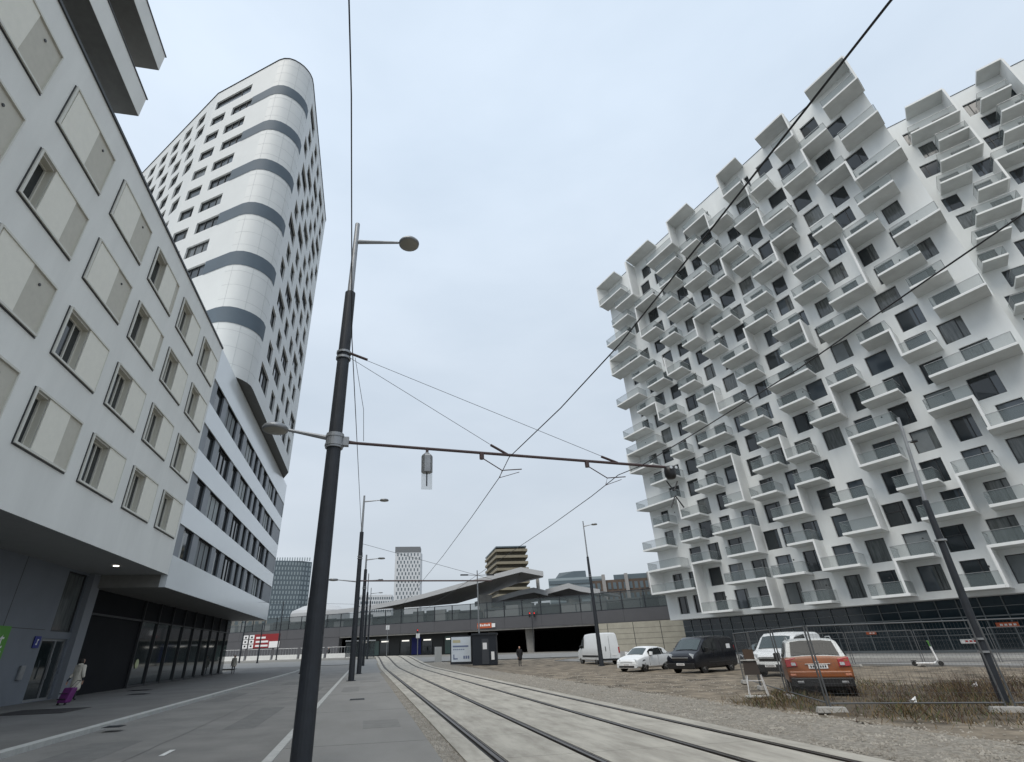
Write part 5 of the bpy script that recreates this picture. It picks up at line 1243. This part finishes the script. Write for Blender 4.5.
person('person in dark clothes by the station shops, very small and far away', (-7.5, 121, .9), R(170), coat_b, .7, False, 1.75, .1)

# ---------------------------------------------------------------- dry grass, stones, litter
def inside(p, poly):
    c_ = False; j = len(poly)-1
    for i in range(len(poly)):
        if (poly[i][1] > p[1]) != (poly[j][1] > p[1]) and p[0] < (poly[j][0]-poly[i][0])*(p[1]-poly[i][1])/(poly[j][1]-poly[i][1])+poly[i][0]: c_ = not c_
        j = i
    return c_
gp = [(10.3, 15.3), (10.6, 12.3), (12.4, 9.6), (16.5, 8.2), (24, 9.5), (27, 16), (17, 20.5), (13, 17.5)]
rg_ = random.Random(5)
soil = MB(); N_ = 40; hs = {}
def soil_h(x, y): return .015*math.sin(x*1.7+y)*math.sin(y*1.3)+.015*math.sin(x*.7-y*.9)
def edge_z(x, y): return .005+soil_h(x, y) if all(inside((x+dx, y+dy), gp) for dx in (-.5, .5) for dy in (-.5, .5)) else -.12
for i in range(N_):
    for j in range(N_):
        xs = [10+18*(i+a)/N_ for a in (0,1)]; ys_ = [8+13*(j+b)/N_ for b in (0,1)]
        if inside(((xs[0]+xs[1])/2, (ys_[0]+ys_[1])/2), gp): soil.quad([(x, y, edge_z(x, y)) for x, y in ((xs[0],ys_[0]),(xs[1],ys_[0]),(xs[1],ys_[1]),(xs[0],ys_[1]))])
struct('soil_patch', soil, mat('dark_soil', (.12,.095,.065), .95, col2=(.045,.036,.026), nscale=1.3, bump=1, bscale=20), smooth=True)
gr = MB()
n_ = 0
while n_ < 15000:
    x, y = rg_.uniform(10, 27.5), rg_.uniform(8, 21)
    if y < 9.5+0 and rg_.random() < .3: continue
    if not inside((x, y), gp):
        if rg_.random() > .10 or not any(inside((x+dx, y+dy), gp) for dx in (-.7, .7) for dy in (-.7, .7)): continue
    dn = math.sin(x*2.1+3)*math.sin(y*1.9)+math.sin(x*.9-y*1.4)
    if dn < -0.5 and rg_.random() < .7: continue
    n_ += 1; h = rg_.uniform(.04, .15)*(1.8 if dn > .8 else 1); a = rg_.uniform(0, 6.28); w = rg_.uniform(.004, .011); l = rg_.uniform(.2, 1.0)*h
    mi = 0 if rg_.random() < .55 else (1 if rg_.random() < .6 else 2); z = soil_h(x, y)
    px_, py_ = math.cos(a)*w, math.sin(a)*w; ex, ey_ = math.cos(a+1.57)*l, math.sin(a+1.57)*l
    gr.quad([(x-px_,y-py_,z), (x+px_,y+py_,z), (x+ex+px_*.5,y+ey_+py_*.5,z+h*.7), (x+ex*1.3,y+ey_*1.3,z+h)], mi)
for _ in range(420):   # taller brown stems
    x, y = rg_.gauss(18, 2.4), rg_.gauss(13.4, 1.1)
    if not inside((x, y), gp): continue
    h = rg_.uniform(.25, .75); z = soil_h(x, y); tx, ty = rg_.uniform(-.2,.2), rg_.uniform(-.2,.2)
    gr.tube([(x,y,z),(x+tx*.5,y+ty*.5,z+h*.6),(x+tx,y+ty,z+h)], .005, 3, 2, r1=.002, cap=False)
    for b in range(5):
        f = rg_.uniform(.3, .95); bx_, by_ = x+tx*f, y+ty*f; a = rg_.uniform(0, 6.28); l = rg_.uniform(.06,.2)
        gr.quad([(bx_,by_,z+h*f),(bx_+.006,by_,z+h*f),(bx_+math.cos(a)*l,by_+math.sin(a)*l,z+h*f+l*.8),(bx_+math.cos(a)*l-.004,by_+math.sin(a)*l,z+h*f+l*.8)], 2)
g_ = gr.build('dry_grass', [grass_a, grass_b, grass_c], fix=False); tag(g_, 'dry brown and green grass and weed stems around the wire fence', 'grass', kind='stuff')
sm = MB()
def stone(x, y, z, s):
    a = rg_.uniform(0, 6.28); c1, s1_ = math.cos(a)*s, math.sin(a)*s
    sm.hexa([(x-c1,y-s1_,z),(x+s1_,y-c1,z),(x+c1*.9,y+s1_,z),(x-s1_,y+c1*1.1,z)], [(x-c1*.5,y-s1_*.6,z+s*.7),(x+s1_*.6,y-c1*.5,z+s*.8),(x+c1*.5,y+s1_*.6,z+s*.6),(x-s1_*.5,y+c1*.6,z+s*.9)])
for _ in range(9000):
    y = 7+ (rg_.random()**1.6)*32; x = rg_.uniform(7.62, 10.9) if rg_.random() < .8 else rg_.uniform(10.6, 17)
    stone(x, y, -.035, rg_.uniform(.012, .035))
for _ in range(1500):
    y = 7+(rg_.random()**1.4)*25; stone(rg_.uniform(1.36, 1.71), y, -.03, rg_.uniform(.01, .03))
s_ = sm.build('gravel_stones', stone_m, fix=False); tag(s_, 'loose grey gravel stones beside the tram track', 'gravel', kind='stuff')
for i, (x, y, la) in enumerate(((13.6, 12.7, 'crumpled white litter scrap in the dry grass beside the fence foot'), (17.3, 12.1, 'white paper scrap lying in the grass near the right mast'), (19.0, 15.4, 'white plastic scrap in the grass right of the orange car'))):
    q = MB(); 
    for k in range(5):
        a = k*1.3; q.quad([(x+.1*math.cos(a),y+.06*math.sin(a),.1),(x+.12*math.cos(a+1),y+.08*math.sin(a+1),.13+.03*k),(x+.05*math.cos(a+2),y+.1*math.sin(a+2),.16),(x,y,.12)])
    tag(q.build('litter', white_m, None, (x, y, 0)), la, 'litter')
